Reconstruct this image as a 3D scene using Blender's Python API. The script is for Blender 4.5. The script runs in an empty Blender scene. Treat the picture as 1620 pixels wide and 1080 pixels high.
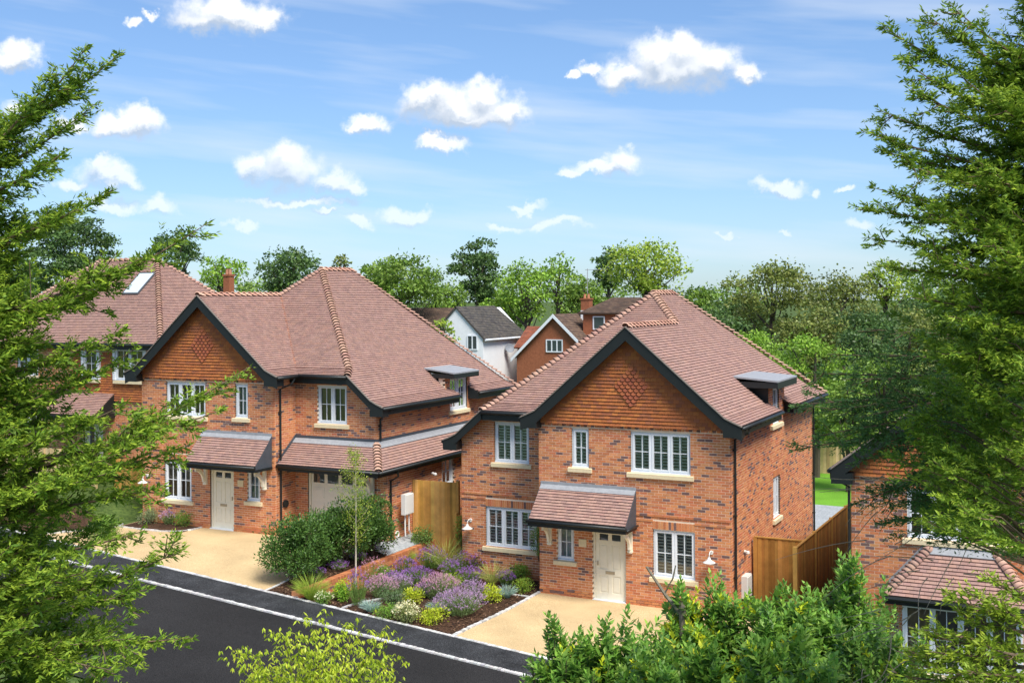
import bpy, math, random
import numpy as np
from mathutils import Vector, Matrix

R = math.radians
sc = bpy.context.scene
rnd = random.Random(7)

# ------------------------------------------------------------------ camera
F_PX, HORIZON, ROLL, TH = 1784.7, 469.5, -0.0079, 0.4638
CAM = np.array([14.22, -30.11, 8.745])
cam_data = bpy.data.cameras.new('camera')
cam = bpy.data.objects.new('camera', cam_data)
sc.collection.objects.link(cam)
cam_data.sensor_width = 36
cam_data.lens = F_PX / 1620 * 36
cam_data.shift_y = -(540 - HORIZON) / 1620
cam_data.clip_end = 5000
cam.location = CAM
cam.matrix_world = Matrix.Translation(CAM) @ Matrix.Rotation(TH, 4, 'Z') @ Matrix.Rotation(R(90), 4, 'X') @ Matrix.Rotation(ROLL, 4, 'Z')
sc.camera = cam


def ray(x, y):
    u, v = x - 810, y - HORIZON
    c, s = math.cos(ROLL), math.sin(ROLL)
    u, v = c * u + s * v, -s * u + c * v
    return np.array([u * math.cos(TH) - F_PX * math.sin(TH), u * math.sin(TH) + F_PX * math.cos(TH), -v])


def atw(x, y, w):
    """point at distance w (along the view axis) in the direction of a pixel of the photograph"""
    return CAM + ray(x, y) * (w / F_PX)


# ------------------------------------------------------------------ light
SUN_EL, SUN_AZ = R(56), math.atan2(0.82, -0.57)      # azimuth measured from +Y towards +X
world = bpy.data.worlds.new('World')
sc.world = world
world.use_nodes = True
sun_data = bpy.data.lights.new('sun', 'SUN')
sun_data.energy = 3.1
sun_data.angle = R(26)
sun_data.color = (1.0, 0.95, 0.87)
sun = bpy.data.objects.new('sun', sun_data)
sc.collection.objects.link(sun)
sdir = Vector((math.sin(SUN_AZ) * math.cos(SUN_EL), math.cos(SUN_AZ) * math.cos(SUN_EL), math.sin(SUN_EL)))
sun.rotation_euler = sdir.to_track_quat('Z', 'Y').to_euler()
sc.view_settings.view_transform = 'Standard'
sc.view_settings.look = 'None'
sc.view_settings.gamma = 1
sc.view_settings.exposure = 1.0
sc.cycles.use_denoising = True
sc.cycles.max_bounces = 8
sc.cycles.transparent_max_bounces = 12


def build_world():
    nt = world.node_tree
    nt.nodes.clear()
    N = nt.nodes; Lk = nt.links.new
    STR = 0.083
    out = N.new('ShaderNodeOutputWorld')
    sky = N.new('ShaderNodeTexSky')
    sky.sky_type = 'NISHITA'
    sky.sun_disc = False
    sky.sun_elevation = SUN_EL
    sky.sun_rotation = SUN_AZ
    sky.air_density = 1.0
    sky.dust_density = 0.4
    sky.ozone_density = 3.2

    def math_(op, a, b=None, c=None):
        n = N.new('ShaderNodeMath'); n.operation = op
        for i, q in enumerate((a, b, c)):
            if q is None: continue
            if hasattr(q, 'links'): Lk(q, n.inputs[i])
            else: n.inputs[i].default_value = q
        return n.outputs[0]

    def rng(v, a, b, c=0.0, d=1.0, smooth=False):
        n = N.new('ShaderNodeMapRange')
        if smooth: n.interpolation_type = 'SMOOTHSTEP'
        for i, q in enumerate((a, b, c, d)): n.inputs[i + 1].default_value = q
        Lk(v, n.inputs[0]); return n.outputs[0]

    def mixc(f, a, b):
        n = N.new('ShaderNodeMix'); n.data_type = 'RGBA'; Lk(f, n.inputs[0])
        for i, q in ((6, a), (7, b)):
            if hasattr(q, 'links'): Lk(q, n.inputs[i])
            else: n.inputs[i].default_value = (*q, 1)
        return n.outputs[2]

    def noise(vec, scale, detail, rough):
        n = N.new('ShaderNodeTexNoise'); n.inputs['Scale'].default_value = scale
        n.inputs['Detail'].default_value = detail; n.inputs['Roughness'].default_value = rough
        Lk(vec, n.inputs['Vector']); return n

    def background(col):
        n = N.new('ShaderNodeBackground'); n.inputs['Strength'].default_value = STR
        Lk(col, n.inputs['Color']); return n.outputs[0]

    def mixs(f, a, b):
        n = N.new('ShaderNodeMixShader'); Lk(f, n.inputs[0]); Lk(a, n.inputs[1]); Lk(b, n.inputs[2]); return n.outputs[0]

    LIT, SHADE = (6.8, 6.9, 7.0), (3.3, 3.9, 4.8)
    tc = N.new('ShaderNodeTexCoord')
    nrm = N.new('ShaderNodeVectorMath'); nrm.operation = 'NORMALIZE'; Lk(tc.outputs['Generated'], nrm.inputs[0])
    sep = N.new('ShaderNodeSeparateXYZ'); Lk(nrm.outputs[0], sep.inputs[0])
    az = math_('ARCTAN2', sep.outputs[0], sep.outputs[1])
    el = math_('ARCSINE', sep.outputs[2])
    comb = N.new('ShaderNodeCombineXYZ'); Lk(az, comb.inputs[0]); Lk(el, comb.inputs[1])

    def azel(x, y):
        d = ray(x, y); d = d / np.linalg.norm(d)
        return math.atan2(d[0], d[1]), math.asin(d[2])
    # cumulus: blobs with centre and half sizes in photograph pixels, turned into directions
    B = [(360, 22, 92, 32), (330, 35, 62, 20), (415, 30, 42, 20), (240, 25, 14, 8), (214, 40, 20, 9),
         (30, 88, 42, 24), (12, 100, 40, 18), (30, 170, 34, 16),
         (198, 196, 66, 25), (228, 186, 36, 24), (170, 205, 40, 18), (110, 200, 26, 16),
         (175, 275, 55, 25), (160, 258, 20, 16), (205, 285, 30, 15), (120, 290, 30, 14),
         (256, 328, 36, 17), (175, 322, 45, 14), (385, 362, 28, 8),
         (455, 268, 76, 38), (400, 262, 36, 26), (452, 250, 42, 26), (530, 285, 48, 24), (560, 296, 26, 14), (480, 318, 110, 9),
         (730, 172, 100, 34), (668, 160, 40, 30), (692, 150, 36, 26), (765, 150, 36, 28), (800, 178, 42, 24), (740, 190, 90, 18),
         (582, 199, 42, 20), (560, 203, 18, 12), (702, 230, 44, 15), (685, 224, 24, 12),
         (1070, 108, 110, 42), (1040, 88, 48, 34), (1080, 80, 48, 30), (1130, 102, 50, 32), (1180, 118, 26, 20), (985, 118, 48, 24), (930, 108, 26, 14), (902, 118, 14, 9),
         (955, 266, 66, 14), (985, 252, 32, 18), (905, 272, 24, 8),
         (1238, 297, 50, 14), (1236, 288, 22, 12), (1292, 305, 14, 7), (1330, 297, 12, 6), (1352, 349, 22, 10),
         (640, 342, 44, 18), (660, 338, 30, 14), (570, 352, 30, 13), (520, 335, 24, 6), (832, 325, 36, 8), (880, 354, 60, 9), (800, 360, 30, 7), (1150, 372, 18, 5), (1245, 374, 10, 4)]
    E = []
    for (x, y, hx, hy) in B:
        a, e = azel(x, y)
        k = math.cos(math.atan((x - 810) / F_PX)) ** 2
        E.append((a, e, hx / F_PX * k, hy / F_PX * math.sqrt(k)))

    # parts used by the cumulus only
    n1 = noise(nrm.outputs[0], 34, 5, 0.62)
    warp = N.new('ShaderNodeVectorMath'); warp.operation = 'MULTIPLY_ADD'; Lk(n1.outputs['Color'], warp.inputs[0])
    warp.inputs[1].default_value = (.036, .036, 0); warp.inputs[2].default_value = (-.018, -.018, 0)
    p1 = N.new('ShaderNodeVectorMath'); p1.operation = 'ADD'; Lk(comb.outputs[0], p1.inputs[0]); Lk(warp.outputs[0], p1.inputs[1])
    p2 = N.new('ShaderNodeVectorMath'); p2.operation = 'ADD'; Lk(p1.outputs[0], p2.inputs[0]); p2.inputs[1].default_value = (0.003, 0.012, 0)
    n2 = noise(nrm.outputs[0], 70, 5, 0.6)
    fade = rng(el, 0.02, 0.15, 0.22, 0.97)
    # thin streaks of high cloud
    rot = N.new('ShaderNodeVectorRotate'); rot.rotation_type = 'Z_AXIS'; rot.inputs['Angle'].default_value = 0.10; Lk(comb.outputs[0], rot.inputs[0])
    stv = N.new('ShaderNodeVectorMath'); stv.operation = 'MULTIPLY'; stv.inputs[1].default_value = (1.6, 14, 1); Lk(rot.outputs[0], stv.inputs[0])
    n3 = noise(stv.outputs[0], 2.2, 4, 0.5)
    skyc = N.new('ShaderNodeVectorMath'); skyc.operation = 'MULTIPLY'; skyc.inputs[1].default_value = (0.92, 1.15, 1.45)
    gm = N.new('ShaderNodeGamma'); gm.inputs[1].default_value = 0.78; Lk(sky.outputs[0], gm.inputs[0]); Lk(gm.outputs[0], skyc.inputs[0])
    high = mixc(rng(n3.outputs[0], 0.47, 0.80, 0, 0.55), skyc.outputs[0], (5.4, 5.8, 6.3))

    def field_group(blobs):
        g = bpy.data.node_groups.new('cloud_field', 'ShaderNodeTree')
        g.interface.new_socket('P', in_out='INPUT', socket_type='NodeSocketVector')
        g.interface.new_socket('F', in_out='OUTPUT', socket_type='NodeSocketFloat')
        gi = g.nodes.new('NodeGroupInput'); go = g.nodes.new('NodeGroupOutput')
        last = None
        for (a, e, ru, rv) in blobs:
            ma = g.nodes.new('ShaderNodeVectorMath'); ma.operation = 'MULTIPLY_ADD'
            ma.inputs[1].default_value = (1 / ru, 1 / rv, 0); ma.inputs[2].default_value = (-a / ru, -e / rv, 0)
            g.links.new(gi.outputs[0], ma.inputs[0])
            ln = g.nodes.new('ShaderNodeVectorMath'); ln.operation = 'LENGTH'; g.links.new(ma.outputs[0], ln.inputs[0])
            if last is None: last = ln.outputs['Value']; continue
            sm = g.nodes.new('ShaderNodeMath'); sm.operation = 'SMOOTH_MIN'; sm.inputs[2].default_value = 0.32
            g.links.new(last, sm.inputs[0]); g.links.new(ln.outputs['Value'], sm.inputs[1]); last = sm.outputs[0]
        iv = g.nodes.new('ShaderNodeMath'); iv.operation = 'SUBTRACT'; iv.inputs[0].default_value = 1.0
        g.links.new(last, iv.inputs[1]); g.links.new(iv.outputs[0], go.inputs[0])
        return g

    def leaf(blobs):
        if not blobs: return background(high)
        g = field_group(blobs)
        f = []
        for P in (p1.outputs[0], p2.outputs[0]):
            n = N.new('ShaderNodeGroup'); n.node_tree = g; Lk(P, n.inputs[0]); f.append(n.outputs[0])
        f1, f2 = f
        al = rng(math_('MULTIPLY_ADD', n2.outputs[0], 0.9, f1), 0.30, 1.08, smooth=True)
        dn = math_('MULTIPLY_ADD', n2.outputs[0], -0.35, math_('SUBTRACT', f2, f1))
        cloud = mixc(rng(dn, -0.62, 0.10), LIT, SHADE)
        return background(mixc(math_('MULTIPLY', al, fade), high, cloud))

    def tree(blobs, a0, a1, e0, e1):
        """the sky is cut into patches so that each direction evaluates only the clouds near it"""
        mar = 0.022
        bl = [q for q in blobs if q[0] + q[2] * 1.3 + mar > a0 and q[0] - q[2] * 1.3 - mar < a1 and q[1] + q[3] * 1.5 + mar > e0 and q[1] - q[3] * 1.5 - mar < e1]
        if len(bl) <= 10 or (a1 - a0) < 0.10: return leaf(bl)
        if (a1 - a0) > (e1 - e0) * 1.3:
            m = (a0 + a1) / 2
            return mixs(math_('GREATER_THAN', az, m), tree(bl, a0, m, e0, e1), tree(bl, m, a1, e0, e1))
        m = (e0 + e1) / 2
        return mixs(math_('GREATER_THAN', el, m), tree(bl, a0, a1, e0, m), tree(bl, a0, a1, m, e1))
    A0, A1, E0, E1 = azel(-60, 300)[0], azel(1680, 300)[0], 0.015, 0.29
    inside = tree(E, A0, A1, E0, E1)
    # unseen rest of the sky: scattered noise cumulus, cover raised for more ambient light
    cv = N.new('ShaderNodeVectorMath'); cv.operation = 'MULTIPLY'; cv.inputs[1].default_value = (1, 1, 2.2); Lk(nrm.outputs[0], cv.inputs[0])
    n4 = noise(cv.outputs[0], 5.5, 4, 0.55)
    outside = background(mixc(math_('MULTIPLY', rng(n4.outputs[0], 0.53, 0.62, 0, 0.95, True), rng(el, 0.03, 0.2, 0.2, 1.0)), skyc.outputs[0], (6.0, 6.2, 6.5)))
    wa = math_('MULTIPLY', math_('GREATER_THAN', az, A0), math_('LESS_THAN', az, A1))
    we = math_('MULTIPLY', math_('GREATER_THAN', el, E0), math_('LESS_THAN', el, E1))
    Lk(mixs(math_('MULTIPLY', wa, we), outside, inside), out.inputs[0])


build_world()

# ------------------------------------------------------------------ materials
MATS = {}


def mat(name, rough=0.8, noise_amt=0.15, noise_scale=8.0, bump=0.0, bump_scale=40.0, col=None, spec=0.3, metallic=0.0, translucent=0.0, fine=0.0):
    """base colour from the piece's own colour ('col' attribute) or a fixed colour, broken up by noise"""
    if name in MATS:
        return MATS[name]
    m = bpy.data.materials.new(name); m.use_nodes = True
    nt = m.node_tree; N = nt.nodes; L = nt.links.new
    b = N['Principled BSDF']
    b.inputs['Roughness'].default_value = rough
    b.inputs['Specular IOR Level'].default_value = spec
    b.inputs['Metallic'].default_value = metallic
    if col is None:
        a = N.new('ShaderNodeAttribute'); a.attribute_name = 'col'; src = a.outputs['Color']
    else:
        a = N.new('ShaderNodeRGB'); a.outputs[0].default_value = (*col, 1); src = a.outputs[0]
    geo = N.new('ShaderNodeNewGeometry')
    if noise_amt > 0:
        nz = N.new('ShaderNodeTexNoise'); nz.inputs['Scale'].default_value = noise_scale; nz.inputs['Detail'].default_value = 6
        nz.inputs['Roughness'].default_value = 0.65
        L(geo.outputs['Position'], nz.inputs['Vector'])
        mr = N.new('ShaderNodeMapRange'); mr.inputs[1].default_value = 0.25; mr.inputs[2].default_value = 0.75
        mr.inputs[3].default_value = 1 - noise_amt; mr.inputs[4].default_value = 1 + noise_amt
        L(nz.outputs[0], mr.inputs[0])
        val = mr.outputs[0]
        if fine > 0:
            n2 = N.new('ShaderNodeTexNoise'); n2.inputs['Scale'].default_value = bump_scale; n2.inputs['Detail'].default_value = 3
            L(geo.outputs['Position'], n2.inputs['Vector'])
            m2 = N.new('ShaderNodeMapRange'); m2.inputs[1].default_value = 0.25; m2.inputs[2].default_value = 0.75
            m2.inputs[3].default_value = 1 - fine; m2.inputs[4].default_value = 1 + fine
            L(n2.outputs[0], m2.inputs[0])
            mu = N.new('ShaderNodeMath'); mu.operation = 'MULTIPLY'; L(val, mu.inputs[0]); L(m2.outputs[0], mu.inputs[1]); val = mu.outputs[0]
        mx = N.new('ShaderNodeVectorMath'); mx.operation = 'SCALE'; L(src, mx.inputs[0]); L(val, mx.inputs['Scale'])
        src = mx.outputs[0]
    L(src, b.inputs['Base Color'])
    if bump > 0:
        bn = N.new('ShaderNodeTexNoise'); bn.inputs['Scale'].default_value = bump_scale; bn.inputs['Detail'].default_value = 5
        L(geo.outputs['Position'], bn.inputs['Vector'])
        bp = N.new('ShaderNodeBump'); bp.inputs['Strength'].default_value = bump; bp.inputs['Distance'].default_value = 0.01
        L(bn.outputs[0], bp.inputs['Height']); L(bp.outputs[0], b.inputs['Normal'])
    if translucent > 0:
        tr = N.new('ShaderNodeBsdfTranslucent'); L(src, tr.inputs[0])
        mixs = N.new('ShaderNodeMixShader'); mixs.inputs[0].default_value = translucent
        L(b.outputs[0], mixs.inputs[1]); L(tr.outputs[0], mixs.inputs[2])
        L(mixs.outputs[0], N['Material Output'].inputs[0])
    MATS[name] = m
    return m


M_BRICK = mat('brick', 0.9, 0.14, 30, 0.5, 160, fine=0.10)
M_MORTAR = mat('mortar', 0.95, 0.10, 12, 0.3, 150, col=(0.80, 0.64, 0.48))
M_TILE = mat('clay_tile', 0.85, 0.12, 5, 0.4, 120, fine=0.10)
M_DECK = mat('roof_deck', 0.95, 0, col=(0.05, 0.035, 0.03))
M_BLACK = mat('black_paint', 0.45, 0.12, 6, col=(0.014, 0.017, 0.017), spec=0.4)
M_WHITE = mat('white_frame', 0.4, 0.04, 9, col=(0.74, 0.77, 0.80), spec=0.4)
M_CREAM = mat('cream_paint', 0.5, 0.05, 6, col=(0.80, 0.75, 0.60))
M_STONE = mat('cast_stone', 0.85, 0.10, 14, 0.3, 140, col=(0.72, 0.60, 0.38))
M_LEAD = mat('lead', 0.6, 0.18, 9, 0.2, 30, col=(0.29, 0.30, 0.315), spec=0.35)
M_LEADDARK = mat('dark_lead', 0.5, 0.2, 9, 0.2, 30, col=(0.06, 0.07, 0.085), spec=0.5)
M_WOOD = mat('fence_wood', 0.85, 0.22, 3.5, 0.4, 60)
M_LEAF = mat('leaf', 0.45, 0.10, 3, translucent=0.32, spec=0.35)
M_NEEDLE = mat('needle', 0.55, 0.12, 2.2, translucent=0.28, spec=0.25)
M_BARK = mat('bark', 0.95, 0.3, 14, 0.6, 60)
M_PETAL = mat('petal', 0.7, 0.08, 5, translucent=0.3)
M_METAL = mat('lamp_enamel', 0.35, 0.03, 5, col=(0.75, 0.73, 0.68), spec=0.5)
M_PLAIN = mat('painted', 0.6, 0.08, 5)


def glass_mat():
    m = bpy.data.materials.new('window_glass'); m.use_nodes = True
    nt = m.node_tree; N = nt.nodes; L = nt.links.new
    N.remove(N['Principled BSDF'])
    tr = N.new('ShaderNodeBsdfTransparent'); tr.inputs[0].default_value = (0.80, 0.88, 0.86, 1)
    gl = N.new('ShaderNodeBsdfGlossy'); gl.inputs['Roughness'].default_value = 0.03
    fr = N.new('ShaderNodeFresnel'); fr.inputs['IOR'].default_value = 1.55
    mr = N.new('ShaderNodeMath'); mr.operation = 'MULTIPLY_ADD'; mr.inputs[1].default_value = 1.0; mr.inputs[2].default_value = 0.09
    L(fr.outputs[0], mr.inputs[0])
    mx = N.new('ShaderNodeMixShader'); L(mr.outputs[0], mx.inputs[0]); L(tr.outputs[0], mx.inputs[1]); L(gl.outputs[0], mx.inputs[2])
    L(mx.outputs[0], N['Material Output'].inputs[0])
    return m


M_GLASS = glass_mat()
M_ROOM = mat('room_dark', 0.9, 0.25, 2, col=(0.17, 0.16, 0.14))
M_CURTAIN = mat('curtain', 0.9, 0.25, 3, col=(0.36, 0.25, 0.13))
M_BLIND = mat('pale_blind', 0.8, 0.1, 3, col=(0.50, 0.53, 0.56))
M_SHUTTER = mat('shutter_white', 0.5, 0.04, 5, col=(0.80, 0.79, 0.74))

# ------------------------------------------------------------------ scene helpers
COL = sc.collection


def tag(o, label=None, cat=None, group=None, kind=None):
    if label: o['label'] = label
    if cat: o['category'] = cat
    if group: o['group'] = group
    if kind: o['kind'] = kind
    return o


def thing(name, loc, label, cat, group=None, rz=0.0):
    o = bpy.data.objects.new(name, None)
    o.empty_display_size = 0.2
    COL.objects.link(o)
    o.location = loc; o.rotation_euler = (0, 0, rz)
    return tag(o, label, cat, group)


def link(name, me, parent=None, M=None, kind=None):
    o = bpy.data.objects.new(name, me)
    COL.objects.link(o)
    if parent is not None: o.parent = parent
    if M is not None: o.matrix_local = M
    if kind: o['kind'] = kind
    return o


class MB:
    """collects polygons with a colour each; x may be mirrored"""
    def __init__(s, m=1):
        s.v = []; s.f = []; s.c = []; s.m = m

    def add(s, verts, faces, col=(.5, .5, .5)):
        n = len(s.v)
        s.v += [tuple(p) for p in verts]
        for f in faces:
            s.f.append([n + i for i in f]); s.c.append(col)

    def quad(s, a, b, c, d, col=(.5, .5, .5)):
        s.add([a, b, c, d], [(0, 1, 2, 3)], col)

    def obox(s, o, a, b, c, col=(.5, .5, .5), skip=()):
        """box from corner o along vectors a, b, c"""
        o = np.asarray(o, float); a = np.asarray(a, float); b = np.asarray(b, float); c = np.asarray(c, float)
        P = [o, o + a, o + a + b, o + b, o + c, o + a + c, o + a + b + c, o + b + c]
        F = [(3, 2, 1, 0), (4, 5, 6, 7), (0, 1, 5, 4), (1, 2, 6, 5), (2, 3, 7, 6), (3, 0, 4, 7)]
        s.add(P, [f for i, f in enumerate(F) if i not in skip], col)

    def box(s, x0, x1, y0, y1, z0, z1, col=(.5, .5, .5)):
        s.obox((x0, y0, z0), (x1 - x0, 0, 0), (0, y1 - y0, 0), (0, 0, z1 - z0), col)

    def prism(s, poly, off, col=(.5, .5, .5)):
        """polygon (3D points) extruded by vector off"""
        n = len(poly); P = [np.asarray(p, float) for p in poly]; off = np.asarray(off, float)
        s.add(P + [p + off for p in P], [tuple(range(n))[::-1], tuple(range(n, 2 * n))] + [(i, (i + 1) % n, n + (i + 1) % n, n + i) for i in range(n)], col)

    def tube(s, pts, r, n=8, col=(.5, .5, .5), cap=True):
        pts = [np.asarray(p, float) for p in pts]
        rs = r if hasattr(r, '__len__') else [r] * len(pts)
        rings = []
        for i, p in enumerate(pts):
            d = pts[min(i + 1, len(pts) - 1)] - pts[max(i - 1, 0)]
            d = d / (np.linalg.norm(d) + 1e-9)
            ref = np.array([0, 0, 1.]) if abs(d[2]) < 0.9 else np.array([1., 0, 0])
            a = np.cross(d, ref); a /= np.linalg.norm(a); b = np.cross(d, a)
            rings.append([p + rs[i] * (math.cos(2 * math.pi * k / n) * a + math.sin(2 * math.pi * k / n) * b) for k in range(n)])
        V = [q for r_ in rings for q in r_]
        Fc = [(i * n + k, i * n + (k + 1) % n, (i + 1) * n + (k + 1) % n, (i + 1) * n + k) for i in range(len(pts) - 1) for k in range(n)]
        if cap:
            Fc += [tuple(range(n))[::-1], tuple((len(pts) - 1) * n + k for k in range(n))]
        s.add(V, Fc, col)

    def lathe(s, c, prof, n=16, col=(.5, .5, .5)):
        """profile of (radius, height) about a vertical axis through c"""
        V = [(c[0] + r * math.cos(2 * math.pi * k / n), c[1] + r * math.sin(2 * math.pi * k / n), c[2] + h) for r, h in prof for k in range(n)]
        s.add(V, [(i * n + k, i * n + (k + 1) % n, (i + 1) * n + (k + 1) % n, (i + 1) * n + k) for i in range(len(prof) - 1) for k in range(n)], col)

    def mesh(s, name, material, smooth=False):
        me = bpy.data.meshes.new(name)
        if s.m < 0:
            me.from_pydata([(-x, y, z) for x, y, z in s.v], [], [f[::-1] for f in s.f])
        else:
            me.from_pydata(s.v, [], s.f)
        at = me.attributes.new('col', 'FLOAT_COLOR', 'FACE')
        at.data.foreach_set('color', np.array([(c[0], c[1], c[2], 1) for c in s.c], dtype=np.float32).ravel())
        me.materials.append(material)
        if smooth:
            me.polygons.foreach_set('use_smooth', [True] * len(s.f))
        return me

    def build(s, name, material, parent=None, kind=None, smooth=False):
        return link(name, s.mesh(name, material, smooth), parent, None, kind)


def np_mesh(name, V, Q, cols, material):
    """fast mesh from arrays: V (n,3), Q (m,k) equal-sided faces, cols (m,3)"""
    me = bpy.data.meshes.new(name)
    m, k = Q.shape
    me.vertices.add(len(V)); me.vertices.foreach_set('co', np.ascontiguousarray(V, dtype=np.float32).ravel())
    me.loops.add(m * k); me.loops.foreach_set('vertex_index', np.ascontiguousarray(Q, dtype=np.int32).ravel())
    me.polygons.add(m); me.polygons.foreach_set('loop_start', np.arange(0, m * k, k, dtype=np.int32))
    me.update(calc_edges=True)
    at = me.attributes.new('col', 'FLOAT_COLOR', 'FACE')
    at.data.foreach_set('color', np.concatenate([cols, np.ones((m, 1))], axis=1).astype(np.float32).ravel())
    me.materials.append(material)
    return me


def jit(c, a=0.08):
    k = 1 + rnd.uniform(-a, a)
    return tuple(max(0, x * k * (1 + rnd.uniform(-a, a) * .35)) for x in c)


def pick(pal, w=None):
    return rnd.choices(pal, w)[0] if w else rnd.choice(pal)


# ------------------------------------------------------------------ colours of the pieces
BRICKS = [(0.55, 0.205, 0.082), (0.59, 0.238, 0.098), (0.50, 0.175, 0.074), (0.61, 0.265, 0.114), (0.53, 0.170, 0.078), (0.47, 0.185, 0.094), (0.165, 0.095, 0.086), (0.20, 0.112, 0.098)]
BRICK_W = [5, 5, 4, 3.5, 3, 1.6, 1.5, 1.4]
TILES = [(0.352, 0.218, 0.178), (0.336, 0.206, 0.168), (0.368, 0.228, 0.188), (0.318, 0.194, 0.162), (0.345, 0.210, 0.176), (0.368, 0.220, 0.172), (0.300, 0.186, 0.158)]
HUNG = [(0.440, 0.145, 0.044), (0.395, 0.126, 0.042), (0.360, 0.118, 0.045), (0.475, 0.165, 0.048), (0.325, 0.112, 0.050), (0.415, 0.140, 0.045)]
RIDGE = [(0.52, 0.30, 0.215), (0.48, 0.265, 0.19), (0.55, 0.33, 0.24), (0.45, 0.245, 0.18)]

BL, BH, J = 0.2125, 0.0625, 0.0125


def brick_face(mb, O, u, n, u0, u1, z0, z1, openings=(), top=None, collect=None, rowshift=0, proud=()):
    """stretcher-bond bricks on the face through O (z=0 level), along u, outward n. collect: list receiving (matrix data) of whole bricks instead of mb"""
    O = np.asarray(O, float); u = np.asarray(u, float); n = np.asarray(n, float); Z = np.array([0, 0, 1.])
    r0 = int(math.floor(z0 / 0.075)); r1 = int(math.ceil(z1 / 0.075))
    for r in range(r0, r1):
        za = r * 0.075; zb = za + BH
        if za < z0 - 0.05 or zb > z1 + 0.03: continue
        zm = (za + zb) / 2
        segs = [(u0, u1)]
        for (a, b, c, d) in openings:
            if c - 0.02 < zm < d + 0.02:
                ns = []
                for s0, s1 in segs:
                    if b <= s0 or a >= s1: ns.append((s0, s1)); continue
                    if a > s0: ns.append((s0, a))
                    if b < s1: ns.append((b, s1))
                segs = ns
        if top is not None:
            segs = [(max(a, top(zb)[0]), min(b, top(zb)[1])) for a, b in segs]
        sh = 0.1125 if (r + rowshift) % 2 else 0.0
        pr = 0.0
        for (ra, rb, pa) in proud:
            if ra <= r < rb: pr = pa
        k0 = int(math.floor((u0 - sh) / 0.225)) - 1
        k1 = int(math.ceil((u1 - sh) / 0.225)) + 1
        for k in range(k0, k1):
            a = k * 0.225 + sh; b = a + BL
            for s0, s1 in segs:
                c = max(a, s0); d = min(b, s1)
                if d - c < 0.018: continue
                col = jit(pick(BRICKS, BRICK_W), 0.10)
                w = rnd.uniform(-0.0015, 0.0025) + pr
                whole = (d - c) > BL - 1e-4 and pr == 0
                if collect is not None and whole:
                    collect.append((O + u * c + Z * za + n * w, col))
                else:
                    mb.obox(O + u * c + Z * za - n * 0.10, u * (d - c), n * (0.10 + w), Z * BH, col, skip=(2,))


def backing(mb, O, u, n, u0, u1, z0, z1, openings=(), t=0.26, inset=0.0045, col=(.5, .5, .5)):
    O = np.asarray(O, float); u = np.asarray(u, float); n = np.asarray(n, float); Z = np.array([0, 0, 1.])
    us = sorted(set([u0, u1] + [min(max(q, u0), u1) for o in openings for q in o[:2]]))
    for a, b in zip(us, us[1:]):
        if b - a < 1e-4: continue
        zs = [z0]
        spans = sorted([(max(o[2], z0), min(o[3], z1)) for o in openings if o[0] <= (a + b) / 2 <= o[1]])
        cur = z0
        for c, d in spans:
            if c > cur: mb.obox(O + u * a + Z * cur - n * t, u * (b - a), n * (t - inset), Z * (c - cur), col)
            cur = max(cur, d)
        if z1 > cur: mb.obox(O + u * a + Z * cur - n * t, u * (b - a), n * (t - inset), Z * (z1 - cur), col)


BRICK_MESH = []


def brick_variants(m):
    """a few whole bricks with shared mesh data for the bricks that are objects of their own; long side along x, face towards -y"""
    out = []
    for i in range(16):
        q = MB(); q.obox((0, 0.10, 0), (BL, 0, 0), (0, -0.10, 0), (0, 0, BH), jit(BRICKS[[0, 1, 2, 3, 4, 0, 1, 2, 5, 3, 0, 4, 1, 2, 6, 7][i]], 0.1), skip=(2,))
        out.append(q.mesh('brick', M_BRICK))
    return out


# ------------------------------------------------------------------ roof tiles
HL = 0.042                              # height of a tile's lower edge above the deck
def plane_axes(poly):
    P = [np.asarray(p, float) for p in poly]
    u = P[1] - P[0]; u /= np.linalg.norm(u)
    n = np.zeros(3)
    for i in range(1, len(P) - 1): n += np.cross(P[i] - P[0], P[i + 1] - P[0])
    n /= np.linalg.norm(n)
    if n[2] < -1e-6: n = -n
    v = np.cross(n, u)
    if v[2] < 0: v = -v
    return P, u, v, n


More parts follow.
